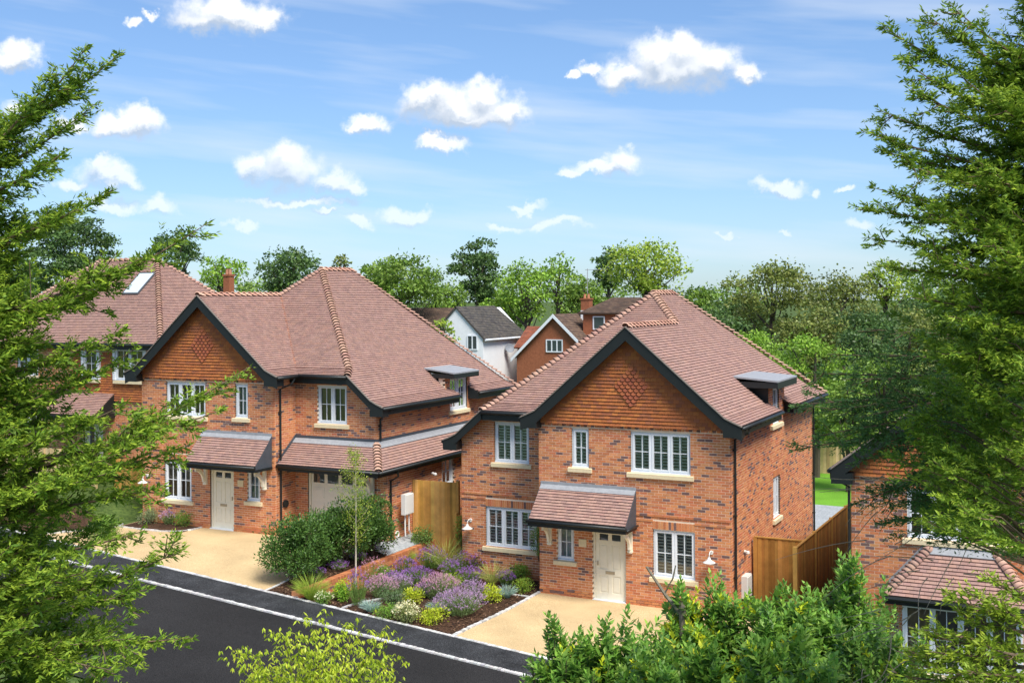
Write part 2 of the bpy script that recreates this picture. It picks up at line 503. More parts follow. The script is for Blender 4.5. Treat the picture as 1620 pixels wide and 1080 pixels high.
def tile_plane(poly, mb, pal=TILES, gauge=0.1, tw=0.165, skip=None, collect=None, thick=0.013, weights=None, hung=False, start=0):
    """clay tiles on a planar polygon whose first edge is the eave"""
    P, u, v, n = plane_axes(poly)
    if hung and n[1] > 0: n = -n
    uv = [((p - P[0]) @ u, (p - P[0]) @ v) for p in P]
    vmax = max(q[1] for q in uv)

    def span(t):
        xs = []
        for (a, b), (c, d) in zip(uv, uv[1:] + uv[:1]):
            if (b - t) * (d - t) <= 0 and abs(b - d) > 1e-9:
                xs.append(a + (c - a) * (t - b) / (d - b))
            elif abs(b - d) <= 1e-9 and abs(b - t) < 1e-6: xs += [a, c]
        return (min(xs), max(xs)) if xs else None
    k = 0
    while k * gauge < vmax - 0.02:
        v0 = k * gauge; v1 = min(v0 + gauge * 1.08, vmax)
        s0 = span(max(v0, 1e-4)); s1 = span(min(v1, vmax - 1e-4))
        if s0 is None or s1 is None: k += 1; continue
        off = ((k + start) % 2) * tw / 2 + rnd.uniform(-.006, .006)
        j0 = int(math.floor((min(s0[0], s1[0]) - off) / tw)); j1 = int(math.ceil((max(s0[1], s1[1]) - off) / tw))
        for j in range(j0, j1 + 1):
            a = j * tw + off; b = a + tw - 0.004
            a0, b0 = max(a, s0[0]), min(b, s0[1]); a1, b1 = max(a, s1[0]), min(b, s1[1])
            if b0 - a0 < 0.02 and b1 - a1 < 0.02: continue
            if b0 < a0: a0 = b0 = (a0 + b0) / 2
            if b1 < a1: a1 = b1 = (a1 + b1) / 2
            ctr = P[0] + u * ((a0 + b0) / 2) + v * ((v0 + v1) / 2)
            if skip is not None and skip(ctr, k, (a + b) / 2): continue
            col = jit(pick(pal, weights), 0.045)
            hl = HL + rnd.uniform(-.002, .003); hu = 0.008
            if collect is not None and a0 == a and a1 == a and b0 == b and b1 == b and v1 < vmax:
                collect.append((P[0] + u * a + v * v0 + n * (hl - HL), u, v, n, col)); continue
            A = P[0] + u * a0 + v * v0; B = P[0] + u * b0 + v * v0; Cc = P[0] + u * b1 + v * v1; D = P[0] + u * a1 + v * v1
            cam_ = rnd.uniform(-.002, .002)
            q = [A + n * (hl + cam_), B + n * (hl - cam_), Cc + n * hu, D + n * hu, A + n * .004, B + n * .004, Cc + n * (hu - .006), D + n * (hu - .006)]
            mb.add(q, [(0, 1, 2, 3), (4, 5, 1, 0), (5, 6, 2, 1), (7, 4, 0, 3)], col)
        k += 1
    return u, v, n


def tile_variants(pal, hung=False):
    out = []
    for i in range(14):
        q = MB(); tw, g = 0.161, 0.108
        q.add([(0, 0, HL), (tw, 0, HL), (tw, g, .008), (0, g, .008), (0, 0, .005), (tw, 0, .005), (tw, g, .002), (0, g, .002)],
              [(0, 1, 2, 3), (4, 5, 1, 0), (5, 6, 2, 1), (7, 4, 0, 3)], jit(pick(pal), .08))
        out.append(q.mesh('tile', M_TILE))
    return out


def place_pieces(items, meshes, name, parent, limit, key, rest_mb, rest_fn):
    """the pieces that show largest become objects of their own, the others go to the joined part"""
    items.sort(key=key)
    for i, it in enumerate(items):
        if i < limit:
            link(name, rnd.choice(meshes), parent, rest_fn(it, None))
        else:
            rest_fn(it, rest_mb)


def brick_rest(it, mb):
    p, col = it
    if mb is None: return Matrix.Translation(p)
    mb.obox(p + np.array([0, 0.10, 0]), (BL, 0, 0), (0, -0.10, 0), (0, 0, BH), col, skip=(2,))


def tile_rest(it, mb):
    p, u, v, n, col = it
    if mb is None:
        M = Matrix(((u[0], v[0], n[0], p[0]), (u[1], v[1], n[1], p[1]), (u[2], v[2], n[2], p[2]), (0, 0, 0, 1)))
        return M
    tw, g = 0.161, 0.108
    q = [p + n * HL, p + u * tw + n * HL, p + u * tw + v * g + n * .008, p + v * g + n * .008, p + n * .005, p + u * tw + n * .005, p + u * tw + v * g + n * .002, p + v * g + n * .002]
    mb.add(q, [(0, 1, 2, 3), (4, 5, 1, 0), (5, 6, 2, 1), (7, 4, 0, 3)], col)


def cap_mesh(r0, r1, ln, pal, flat=0.75, seg=6):
    """a curved hip or ridge tile: length along +y (up the hip), arched towards +z; lower end wider and raised"""
    out = []
    for i in range(8):
        q = MB(); V = []
        for (r, y, h) in ((r0, 0, 0.075), (r1, ln, 0.0)):
            for k in range(seg + 1):
                a = math.pi * (0.0 + 1.0 * k / seg)
                V.append((-r * math.cos(a), y, r * flat * math.sin(a) + h - r * 0.62))
        for k in range(seg + 1):
            a = math.pi * (0.0 + 1.0 * k / seg); r = r0 - 0.018
            V.append((-r * math.cos(a), 0.0, r * flat * math.sin(a) + 0.062 - r0 * 0.62))
        m = seg + 1
        Fc = [(k, k + 1, m + k + 1, m + k) for k in range(seg)] + [(2 * m + k, 2 * m + k + 1, k + 1, k) for k in range(seg)]
        q.add(V, Fc, jit(pick(pal), .07)); out.append(q.mesh('cap', M_TILE, True))
    return out


CAPS = {}


def cap_line(name, A, B, up, parent, kind, m, spacing):
    """curved tiles from the lower end A to the upper end B"""
    A = np.asarray(A, float).copy(); B = np.asarray(B, float).copy(); up = np.asarray(up, float).copy()
    if m < 0: A[0] *= -1; B[0] *= -1; up[0] *= -1
    y = B - A; L = np.linalg.norm(y); y /= L
    z = up - y * (up @ y); z /= np.linalg.norm(z); x = np.cross(y, z)
    n = max(1, int(round(L / spacing)))
    for i in range(n):
        p = A + y * (L * i / n) + z * rnd.uniform(-.003, .004)
        M = Matrix(((x[0], y[0], z[0], p[0]), (x[1], y[1], z[1], p[1]), (x[2], y[2], z[2], p[2]), (0, 0, 0, 1)))
        link(name, rnd.choice(CAPS[kind]), parent, M)


CAPS['bonnet'] = cap_mesh(0.145, 0.095, 0.20, [(0.46, 0.275, 0.205), (0.50, 0.300, 0.225), (0.41, 0.235, 0.180), (0.53, 0.325, 0.240)], 0.8)
CAPS['hip'] = cap_mesh(0.085, 0.070, 0.22, [(0.46, 0.275, 0.205), (0.50, 0.300, 0.225), (0.41, 0.235, 0.180)], 0.7)
CAPS['ridge'] = cap_mesh(0.118, 0.114, 0.33, RIDGE, 0.8)
CAPS['valley'] = cap_mesh(0.09, 0.08, 0.14, [(0.50, 0.22, 0.11), (0.42, 0.18, 0.11), (0.36, 0.15, 0.10)], 0.35)

# ------------------------------------------------------------------ joinery
ZV = np.array([0, 0, 1.])


def window(house, m, O, u, n, w, h, lights, style='plain', sill=True, rec=0.055, sill_over=0.10):
    """casement window; O is the lower left corner of the opening on the wall face (house coordinates)"""
    O = np.asarray(O, float); u = np.asarray(u, float); n = np.asarray(n, float)
    fr = MB(m); o = O - n * rec
    fw = 0.045

    def ring(mb, a, b, c, d, t, dep, front):
        base = o + n * (front - dep)
        mb.obox(base + u * a + ZV * c, u * (b - a), n * dep, ZV * t)
        mb.obox(base + u * a + ZV * (d - t), u * (b - a), n * dep, ZV * t)
        mb.obox(base + u * a + ZV * (c + t), u * t, n * dep, ZV * (d - c - 2 * t))
        mb.obox(base + u * (b - t) + ZV * (c + t), u * t, n * dep, ZV * (d - c - 2 * t))
    ring(fr, 0, w, 0, h, fw, 0.07, 0.0)
    fr.obox(o + n * (-0.01) + u * (-0.03) + ZV * (-0.005), u * (w + 0.06), n * 0.05, ZV * 0.03)
    lw = (w - 2 * fw) / lights
    win = None
    panes = []; bars = MB(m); shut = MB(m)
    for i in range(lights):
        a = fw + i * lw; b = a + lw
        if i: fr.obox(o + n * (-0.07) + u * (a - 0.018) + ZV * fw, u * 0.036, n * 0.068, ZV * (h - 2 * fw))
        ring(fr, a + 0.004 + (0.014 if i else 0), b - 0.004 - (0.014 if i < lights - 1 else 0), fw + 0.004, h - fw - 0.004, 0.052, 0.06, 0.012)
        ga, gb, gc, gd = a + 0.06, b - 0.06, fw + 0.05, h - fw - 0.05
        mu_, mz = (ga + gb) / 2, gc + (gd - gc) * 0.5
        bars.obox(o + n * (-0.034) + u * (mu_ - 0.010) + ZV * gc, u * 0.020, n * 0.014, ZV * (gd - gc))
        bars.obox(o + n * (-0.034) + u * ga + ZV * (mz - 0.010), u * (mu_ - 0.010 - ga), n * 0.014, ZV * 0.020)
        bars.obox(o + n * (-0.034) + u * (mu_ + 0.010) + ZV * (mz - 0.010), u * (gb - mu_ - 0.010), n * 0.014, ZV * 0.020)
        for (pa, pb) in ((ga, mu_), (mu_, gb)):
            for (pc, pd) in ((gc, mz), (mz, gd)):
                panes.append((pa, pb, pc, pd))
        if style == 'shutter':
            sf = o - n * 0.072
            for (pa, pb) in ((ga - .03, mu_ - .012), (mu_ + .012, gb + .03)):
                shut.obox(sf + u * pa + ZV * gc, u * 0.03, n * 0.03, ZV * (gd - gc))
                shut.obox(sf + u * (pb - .03) + ZV * gc, u * 0.03, n * 0.03, ZV * (gd - gc))
                ns = max(6, int((gd - gc) / 0.086))
                for k in range(ns):
                    z = gc + (k + .5) * (gd - gc) / ns
                    shut.obox(sf + u * (pa + .03) + ZV * (z - 0.018) - n * 0.012, u * (pb - pa - .06), n * 0.026 + ZV * 0.040, ZV * 0.012)
    win = fr.build('window', M_WHITE, house)
    bars.build('glazing_bar', M_WHITE, win)
    for (pa, pb, pc, pd) in panes:
        q = MB(m); p = o - n * 0.038
        q.quad(p + u * pa + ZV * pc, p + u * pb + ZV * pc, p + u * pb + ZV * pd, p + u * pa + ZV * pd)
        q.build('pane', M_GLASS, win)
    if style == 'shutter': shut.build('shutter', M_SHUTTER, win)
    q = MB(m); p = o - n * 0.20
    q.quad(p, p + u * w, p + u * w + ZV * h, p + ZV * h)
    if style == 'blind':
        q.build('blind', M_BLIND, win)
    elif style == 'plain':
        r_ = q.build('room', M_ROOM, win)
        c = MB(m); p = o - n * 0.14
        for (ca, cb) in ((0.05, w * 0.30), (w * 0.62, w - 0.05)):
            nf = 8
            for k in range(nf):
                x0 = ca + (cb - ca) * k / nf; x1 = ca + (cb - ca) * (k + 1) / nf
                c.quad(p + u * x0 + n * (0.025 * (k % 2)) + ZV * .05, p + u * x1 + n * (0.025 * ((k + 1) % 2)) + ZV * .05, p + u * x1 + n * (0.025 * ((k + 1) % 2)) + ZV * (h - .05), p + u * x0 + n * (0.025 * (k % 2)) + ZV * (h - .05))
        c.build('curtain', M_CURTAIN, win)
    else:
        q.build('room', M_ROOM, win)
    if sill:
        s = MB(m); e = sill_over
        prof = [O + u * (-e) - n * 0.05 + ZV * (-0.005), O + u * (-e) + n * 0.075 + ZV * (-0.03), O + u * (-e) + n * 0.075 + ZV * (-0.145), O + u * (-e) - n * 0.05 + ZV * (-0.145)]
        s.prism(prof, u * (w + 2 * e)); s.build('sill', M_STONE, win)
    return win


def soldier(mb, O, u, n, w, h=0.215):
    """flat arch of bricks on end above an opening"""
    O = np.asarray(O, float); u = np.asarray(u, float); n = np.asarray(n, float)
    k = int(round(w / 0.075)); s = w / k
    for i in range(k):
        mb.obox(O + u * (i * s + 0.005) - n * 0.10 + ZV * 0.008, u * (s - 0.010), n * (0.10 + rnd.uniform(.002, .006)), ZV * h, jit(pick(BRICKS, [5, 5, 4, 3, 3, 2, 2, 1.5]), .1), skip=(2,))


def panel_door(house, m, O, u, n, w, h):
    O = np.asarray(O, float); u = np.asarray(u, float); n = np.asarray(n, float)
    o = O - n * 0.06
    d = MB(m)
    ft = 0.065
    d.obox(o - n * 0.08, u * ft, n * 0.08, ZV * h); d.obox(o + u * (w - ft) - n * 0.08, u * ft, n * 0.08, ZV * h)
    d.obox(o + u * ft + ZV * (h - ft) - n * 0.08, u * (w - 2 * ft), n * 0.08, ZV * ft)
    fr = d.build('door_frame', M_CREAM, house)
    a, b = ft + 0.006, w - ft - 0.006
    lf = MB(m); c = o - n * 0.045
    lw = b - a; st = 0.115
    xs = [a, a + st, a + lw / 2 - st / 2, a + lw / 2 + st / 2, b - st, b]
    zt = [0.035, 0.22, 0.72, 0.90, 1.62, 1.73, h - ft - 0.10, h - ft - 0.006]
    # stiles and rails stand proud of the recessed panels
    lf.obox(c - n * 0.03 + u * a + ZV * zt[0], u * lw, n * 0.03, ZV * (zt[5] - zt[0]))
    for (x0, x1) in ((xs[0], xs[1]), (xs[2], xs[3]), (xs[4], xs[5])):
        lf.obox(c + u * x0 + ZV * zt[0], u * (x1 - x0), n * 0.018, ZV * (zt[7] - zt[0]))
    for (z0, z1) in ((zt[0], zt[1]), (zt[2], zt[3]), (zt[4], zt[5]), (zt[6], zt[7])):
        for (x0, x1) in ((xs[1], xs[2]), (xs[3], xs[4])):
            lf.obox(c + u * x0 + ZV * z0, u * (x1 - x0), n * 0.0175, ZV * (z1 - z0))
    for (z0, z1) in ((zt[1], zt[2]), (zt[3], zt[4])):
        for (x0, x1) in ((xs[1], xs[2]), (xs[3], xs[4])):
            lf.obox(c + u * (x0 + .045) + ZV * (z0 + .045), u * (x1 - x0 - .09), n * 0.011, ZV * (z1 - z0 - .09))
    door = lf.build('door', M_CREAM, house)
    for (x0, x1) in ((xs[1], xs[2]), (xs[3], xs[4])):
        q = MB(m); p = c - n * 0.004
        q.quad(p + u * x0 + ZV * zt[5], p + u * x1 + ZV * zt[5], p + u * x1 + ZV * zt[6], p + u * x0 + ZV * zt[6]); q.build('pane', M_GLASS, door)
        q = MB(m); p = c - n * 0.04
        q.quad(p + u * x0 + ZV * zt[5], p + u * x1 + ZV * zt[5], p + u * x1 + ZV * zt[6], p + u * x0 + ZV * zt[6]); q.build('backing', M_ROOM, door)
    q = MB(m); q.obox(c + u * (a + lw / 2 - .14) + ZV * 0.77 + n * .018, u * .28, n * .012, ZV * .085, (.42, .36, .27)); q.build('letter_plate', mat('letter_metal', .4, .05, col=(.42, .37, .28), metallic=.6), door)
    q = MB(m); q.obox(c + u * (a + .045) + ZV * 1.0 + n * .018, u * .03, n * .03, ZV * .12); q.build('handle', mat('letter_metal'), door)
    q = MB(m); q.obox(O - n * 0.12 + u * 0.0, u * w, n * 0.16, ZV * 0.034); q.build('threshold', M_WHITE, fr)


def bracket(house, m, P, n, h=0.65, dep=0.55, t=0.11):
    """gallows bracket: wall post, top arm and a curved brace; P is the top on the wall face"""
    P = np.asarray(P, float); n = np.asarray(n, float); u = np.array([1., 0, 0]) if abs(n[1]) > .5 else np.array([0, 1., 0])
    b = MB(m)
    o = P - u * t / 2
    b.obox(o - ZV * h, u * t, n * 0.085, ZV * h)
    b.obox(o - ZV * 0.08 + n * 0.086, u * t, n * (dep - 0.086), ZV * 0.08)
    # curved brace
    ins, outs = [], []
    for k in range(9):
        a = math.pi / 2 * k / 8
        cx, cz = dep - 0.06, -(h - 0.10)
        for (lst, r) in ((ins, 1.0), (outs, 0.80)):
            lst.append(o + u * 0.02 + n * (cx - (cx - 0.086) * r * math.cos(a) if r < 1 else cx - (cx - 0.086) * math.cos(a)) + ZV * (cz + (h - 0.18) * (1.0 if r == 1 else 0.78) * math.sin(a)))
    for k in range(8):
        q = [ins[k], ins[k + 1], outs[k + 1], outs[k]]
        b.prism(q, u * (t - 0.04))
    b.obox(o - ZV * (h + 0.001) - u * 0.012, u * (t + .024), n * 0.11, ZV * 0.06)
    return b.build('bracket', M_CREAM, house)


def gutter(mb, A, B, r=0.055):
    mb.tube([A, B], r, 8)


def downpipe(house, m, pts, clips=()):
    q = MB(m); q.tube(pts, 0.034, 8)
    for c in clips: q.box(c[0] - .05, c[0] + .05, c[1] - .05, c[1] + .05, c[2] - .018, c[2] + .018)
    return q.build('downpipe', M_BLACK, house, smooth=False)


def wall_lamp(P, n, label):
    """swan-neck lamp with a cone shade on a wall; P on the wall face in world coordinates"""
    P = np.asarray(P, float); n = np.asarray(n, float)
    t = thing('wall_lamp', tuple(P), label, 'lamp', 'white swan neck wall lamps')
    q = MB(); q.tube([(0, 0, 0), tuple(n * 0.03)], 0.055, 12); q.build('wall_plate', M_METAL, t)
    q = MB(); pts = []
    for k in range(9):
        a = math.pi * k / 8
        pts.append(n * (0.03 + 0.13 * (1 - math.cos(a)) / 2 * 1.6) + ZV * (0.09 * math.sin(a) - 0.10 * (k / 8)))
    q.tube(pts, 0.012, 8); q.build('neck', M_METAL, t, smooth=True)
    c = pts[-1]
    q = MB(); q.lathe(c, [(0.028, 0.02), (0.045, -0.03), (0.06, -0.06), (0.17, -0.125), (0.175, -0.135), (0.165, -0.13), (0.05, -0.07)], 18); q.build('shade', M_METAL, t, smooth=True)
    q = MB(); q.lathe(c, [(0.0, -0.135), (0.03, -0.12), (0.035, -0.09), (0.02, -0.06)], 10); q.build('bulb', M_WHITE, t, smooth=True)
    return t


# ------------------------------------------------------------------ the new brick houses
W, WW, SB, DP = 5.77, 3.25, 1.15, 10.65
PT = 0.866
GX, GZ = W / 2, 7.88
RX, RZ = GX - 0.94 / PT, 8.82
EZ, FZ = 5.215, 5.425                 # eave and flare-start heights
RY0, RY1 = 1.25 + (RZ - FZ) / PT, 7.15
VY = 1.25 + (GZ - FZ) / PT
CZ, CF = 4.237, 4.447                 # low eave on the wing side


def barge(house, m, pts, y, depth, t=0.04, name='barge_board'):
    """board following the verge; pts = (x, z) along the top edge; depth straight down"""
    b = MB(m)
    for (x0, z0), (x1, z1) in zip(pts, pts[1:]):
        b.prism([(x0, y, z0 - depth), (x1, y, z1 - depth), (x1, y, z1), (x0, y, z0)], (0, t, 0))
    o = b.build(name, M_BLACK, house)
    v = MB(m)
    for (x0, z0), (x1, z1) in zip(pts, pts[1:]):
        v.prism([(x0, y - .03, z0 + .001), (x1, y - .03, z1 + .001), (x1, y - .03, z1 + .034), (x0, y - .03, z0 + .034)], (0, 0.10, 0), (.20, .17, .14))
    v.build('verge', mat('verge_mortar', .9, .2, 20, col=(.19, .165, .14)), o)
    return o


def club_diamond(k0, x0):
    """which hung tiles are replaced by rounded ones: rows k0..k0+10 about x0"""
    rows = {}
    for i in range(11):
        rows[k0 + i] = min(i, 10 - i) + 1
    return rows


def make_house(loc, m, label, style, pieces, lean_to=False):
    h = thing('detached_house', loc, label, 'house')
    X = np.array([1., 0, 0]); Y = np.array([0, 1., 0])
    # ---------------- openings: (u0, u1, z0, z1)
    fr_open = [(2.88, 4.64, 3.765, 4.915), (1.06, 1.60, 3.80, 4.915), (3.53, 4.75, 0.87, 2.20), (0.58, 1.11, 1.06, 2.10), (1.69, 2.71, -0.6, 2.08)]
    if lean_to:
        wg_open = [(-2.10, -0.92, 3.60, 4.86), (-2.95, -0.50, -0.6, 2.12)]
    else:
        wg_open = [(-2.07, -0.87, 3.60, 4.86), (-2.40, -0.62, 0.96, 2.20)]
    zb = -0.9
    string = [(34, 35, .022), (32, 33, .016), (0, 3, .02)]
    # ---------------- front wall of the gable
    mo = MB(m); backing(mo, (0, 0, 0), X, -Y, 0.012, W - 0.012, zb, 5.06, fr_open)
    wall = mo.build('brick_wall', M_MORTAR, h)
    joined = MB(m); col_ = [] if pieces else None
    sold = [(3.53, 4.75, 2.20, 2.43)]
    brick_face(joined, (0, 0, 0), X, -Y, 0, W, zb, 4.96, fr_open + sold, collect=col_, proud=string + [(66, 67, .02)])
    soldier(joined, (3.53, 0, 2.20), X, -Y, 1.22)
    # dentil course below the hung tiles
    for k in range(26):
        joined.obox((k * 0.225 + 0.0, -0.02 - 0.02 * (k % 2), 4.975), (0.1, 0, 0), (0, .1, 0), (0, 0, .065), jit(pick(BRICKS, BRICK_W), .1))
        joined.obox((k * 0.225 + 0.115, -0.035, 4.975), (0.08, 0, 0), (0, .1, 0), (0, 0, .065), jit((.16, .08, .06) if k % 3 == 0 else pick(BRICKS), .1))
    if pieces:
        place_pieces(col_, brick_variants(m), 'brick', wall, 300, lambda it: -it[0][0] + 0.15 * abs(it[0][2] - 3.2), joined, brick_rest)
    joined.build('brickwork', M_BRICK, wall, kind='stuff')
    # ---------------- wing front
    mo = MB(m); backing(mo, (0, SB, 0), X, -Y, -WW + 0.012, 0.2, zb, 4.34, wg_open); backing(mo, (0, SB, 0), X, -Y, -2.30, 0.2, 4.34, 5.16, wg_open); mo.prism([(-WW + .012, SB + .009, 4.34), (-2.30, SB + .009, 4.34), (-2.30, SB + .009, 5.10)], (0, .2, 0))
    wwall = mo.build('brick_wall', M_MORTAR, h)
    jb = MB(m)
    topf = lambda z: (-9, 9) if z < 4.35 else (-WW + (z - 4.35) / PT, 9)
    sold = [] if lean_to else [(-2.40, -0.62, 2.20, 2.43)]
    brick_face(jb, (0, SB, 0), X, -Y, -WW, 0.0, zb, 5.12, wg_open + sold, top=topf, proud=string)
    if not lean_to: soldier(jb, (-2.40, SB, 2.20), X, -Y, 1.78)
    jb.build('brickwork', M_BRICK, wwall, kind='stuff')
    # ---------------- gable side wall (x = W)
    dorm = (4.84, 5.64, 4.72, 5.86)
    sw = (4.80, 5.68, 1.78, 3.06)
    mo = MB(m)
    backing(mo, (W, 0, 0), Y, X, 0.03, DP, zb, 5.30, [dorm, sw]); backing(mo, (W, 0, 0), Y, X, 4.30, 6.36, 5.30, 6.02, [dorm])
    swall = mo.build('brick_wall', M_MORTAR, h)
    jb = MB(m); brick_face(jb, (W, 0, 0), Y, X, 0.1015, DP, zb, 5.24, [dorm, (sw[0], sw[1], sw[2], sw[3] + .23)])
    brick_face(jb, (W, 0, 0), Y, X, 4.30, 6.36, 5.25, 6.02, [dorm])
    soldier(jb, (W, 4.80, 3.06), Y, X, .88)
    jb.build('brickwork', M_BRICK, swall, kind='stuff')
    window(h, m, (W, sw[0], sw[2]), Y, X, sw[1] - sw[0], sw[3] - sw[2], 2, 'blind')
    window(h, m, (W, dorm[0], dorm[2]), Y, X, dorm[1] - dorm[0], dorm[3] - dorm[2], 1, 'blind', sill_over=0.35)
    # ---------------- wing side wall (x = -WW), return of the gable, back wall
    wd = (5.95, 7.25, 3.64, 4.83)
    mo = MB(m); backing(mo, (-WW, 0, 0), Y, -X, SB + .03, DP - .6, zb, 4.40, [wd]); backing(mo, (-WW, 0, 0), Y, -X, 5.60, 7.45, 4.40, 4.98, [wd])
    xwall = mo.build('brick_wall', M_MORTAR, h)
    jb = MB(m); brick_face(jb, (-WW, 0, 0), Y, -X, SB + .1125, DP - .6, zb, 4.42, [wd]); brick_face(jb, (-WW, 0, 0), Y, -X, 5.60, 7.45, 4.43, 4.98, [wd])
    jb.build('brickwork', M_BRICK, xwall, kind='stuff')
    window(h, m, (-WW, wd[0], wd[2]), Y, -X, wd[1] - wd[0], wd[3] - wd[2], 2, 'blind')
    mo = MB(m); backing(mo, (0, 0, 0), Y, -X, 0.03, SB + .2, zb, 5.3); rwall = mo.build('brick_wall', M_MORTAR, h)
    jb = MB(m); brick_face(jb, (0, 0, 0), Y, -X, 0.1125, SB, zb, 5.2, proud=string[:2]); jb.build('brickwork', M_BRICK, rwall, kind='stuff')
    mo = MB(m); mo.box(-WW, W - .03, DP - .62, DP - .3, zb, 4.4); mo.build('brick_wall', M_MORTAR, h)
    # ---------------- windows and door on the fronts
    a = fr_open[0]; window(h, m, (a[0], 0, a[2]), X, -Y, a[1] - a[0], a[3] - a[2], 3, style)
    a = fr_open[1]; window(h, m, (a[0], 0, a[2]), X, -Y, a[1] - a[0], a[3] - a[2], 1, style if style == 'shutter' else 'blind')
    a = fr_open[2]; window(h, m, (a[0], 0, a[2]), X, -Y, a[1] - a[0], a[3] - a[2], 2, style)
    a = fr_open[3]; window(h, m, (a[0], 0, a[2]), X, -Y, a[1] - a[0], a[3] - a[2], 1, 'blind')
    a = fr_open[4]; panel_door(h, m, (a[0], 0, 0), X, -Y, a[1] - a[0], a[3])
    q = MB(m); q.box(1.27, 1.51, -.025, .02, 1.50, 1.72); q.build('plaque', M_STONE, h)
    a = wg_open[0]; window(h, m, (a[0], SB, a[2]), X, -Y, a[1] - a[0], a[3] - a[2], 2, style)
    if not lean_to:
        a = wg_open[1]; window(h, m, (a[0], SB, a[2]), X, -Y, a[1] - a[0], a[3] - a[2], 3, style)
    # ---------------- hung tiles of the gable
    hx0, hx1 = -0.03, W - 0.03
    apex = GZ - 0.10
    fl = [(hx0 + .0, -0.035, 5.045), (hx1, -0.035, 5.045), (hx1, -0.035, 5.26), (GX, -0.035, apex), (hx0, -0.035, 5.26)]
    hb = MB(m); hc = [] if pieces else None
    rows = club_diamond(6, GX)

    def skip(c, k, uc):
        if k in rows:
            return abs(c[0] - (GX + .05)) < rows[k] * 0.0825 - 0.045
        return False
    q = MB(m); q.prism([(0.0, -0.03, 5.05), (W, -0.03, 5.05), (W, -.03, 5.26), (GX, -.03, GZ - .08), (0, -.03, 5.26)], (0, .3, 0), (.2, .08, .04))
    gw = q.build('gable_wall', M_TILE, h)
    tile_plane(fl, hb, HUNG, 0.1, 0.165, skip, hc, hung=True)
    if pieces:
        place_pieces(hc, tile_variants(HUNG), 'hung_tile', gw, 300, lambda it: -it[0][0] + abs(it[0][2] - 5.8), hb, tile_rest)
    for k, cnt in rows.items():
        z = 5.045 + k * 0.1
        for i in range(cnt):
            xc = GX + .05 + (i - (cnt - 1) / 2) * 0.165
            col = jit(pick([(.36, .105, .045), (.31, .09, .045), (.39, .12, .048)]), .06)
            pts = [(xc - .08, z + .112), (xc + .08, z + .112), (xc + .08, z + .055)] + [(xc + .08 * math.cos(a_), z + .055 - .075 * math.sin(a_)) for a_ in np.linspace(0.3, math.pi - .3, 7)] + [(xc - .08, z + .055)]
            P = [(x_, -0.035 - (.020 + .050 * (z + .112 - z_) / .13), z_) for x_, z_ in pts]
            hb.prism(P[::-1], (0, .014, 0), col)
    hb.build('hung_tiles', M_TILE, gw, kind='stuff')
    # ---------------- roof
    ry = -0.35
    A = [(W - .05, ry, FZ), (W - .05, DP - .05, FZ), (RX, RY1, RZ), (RX, RY0, RZ), (GX, VY, GZ), (GX, ry, GZ)]
    Af = [(W + .4, ry, EZ), (W + .4, DP + .4, EZ), (W - .05, DP - .05, FZ), (W - .05, ry, FZ)]
    Bm = [(.05, 1.25, FZ), (.05, ry, FZ), (GX, ry, GZ), (GX, VY, GZ)]
    Bf = [(-.4, .8, EZ), (-.4, ry, EZ), (.05, ry, FZ), (.05, 1.25, FZ)]
    hx = RX - (RY0 - 1.25)
    fx = hx - (FZ - EZ) / PT
    Cm = [(hx, 1.25, FZ), (.05, 1.25, FZ), (GX, VY, GZ), (RX, RY0, RZ)]
    Cfl = [(fx, .8, EZ), (-.4, .8, EZ), (.05, 1.25, FZ), (hx, 1.25, FZ)]
    wy = DP - .15
    wyf = RY1 + (wy - RY1) * ((RZ - CF) / (RZ - CZ))
    Dm = [(-WW, wyf, CF), (-WW, .8, CF), (fx, .8, EZ), (hx, 1.25, FZ), (RX, RY0, RZ), (RX, RY1, RZ)]
    Df = [(-WW - .45, wy, CZ), (-WW - .45, .8, CZ), (-WW, .8, CF), (-WW, wyf, CF)]
    Em = [(W - .05, DP - .05, FZ), (-WW, wyf, CF), (RX, RY1, RZ)]
    Efl = [(W + .4, DP + .4, EZ), (-WW - .45, wy, CZ), (-WW, wyf, CF), (W - .05, DP - .05, FZ)]
    dk = MB(m)
    for poly in (A, Af, Bm, Bf, Cm, Cfl, Dm, Df, Em, Efl):
        P, u_, v_, n_ = plane_axes(poly)
        if len(poly) == 6 and poly is A:
            # the long slope: leave the dormer slot open
            dk.add([p - n_ * .03 for p in [P[0], np.array((W - .05, 3.95, FZ)), np.array((4.95, 3.95, GZ - (4.95 - GX) * PT)), np.array((GX, 3.95, GZ)), P[5]]], [(0, 1, 2, 3, 4)])
            dk.add([p - n_ * .03 for p in [np.array((W - .05, 6.3, FZ)), P[1], P[2], P[3], P[4], np.array((GX, 3.95, GZ)), np.array((4.95, 3.95, GZ - (4.95 - GX) * PT)), np.array((4.95, 6.3, GZ - (4.95 - GX) * PT))]], [tuple(range(8))])
        elif poly is Af:
            for (a_, b_) in ((ry, 4.25), (6.1, DP + .4)):
                dk.add([np.array((W + .4, a_, EZ - .03)), np.array((W + .4, b_, EZ - .03)), np.array((W - .05, min(b_, DP - .05), FZ - .03)), np.array((W - .05, a_, FZ - .03))], [(0, 1, 2, 3)])
        elif poly is Dm:
            lim = RX - (RZ - 5.06) / PT
            dk.add([p - n_ * .03 for p in [P[1], P[2], P[3], P[4], np.array((RX, 5.6, RZ)), np.array((-WW, 5.6, CF))]], [tuple(range(6))])
            dk.add([p - n_ * .03 for p in [np.array((-WW, 7.35, CF)), np.array((lim, 7.35, 5.06)), np.array((lim, 5.6, 5.06)), np.array((RX, 5.6, RZ)), P[5], P[0]]], [tuple(range(6))])
        elif poly is Df:
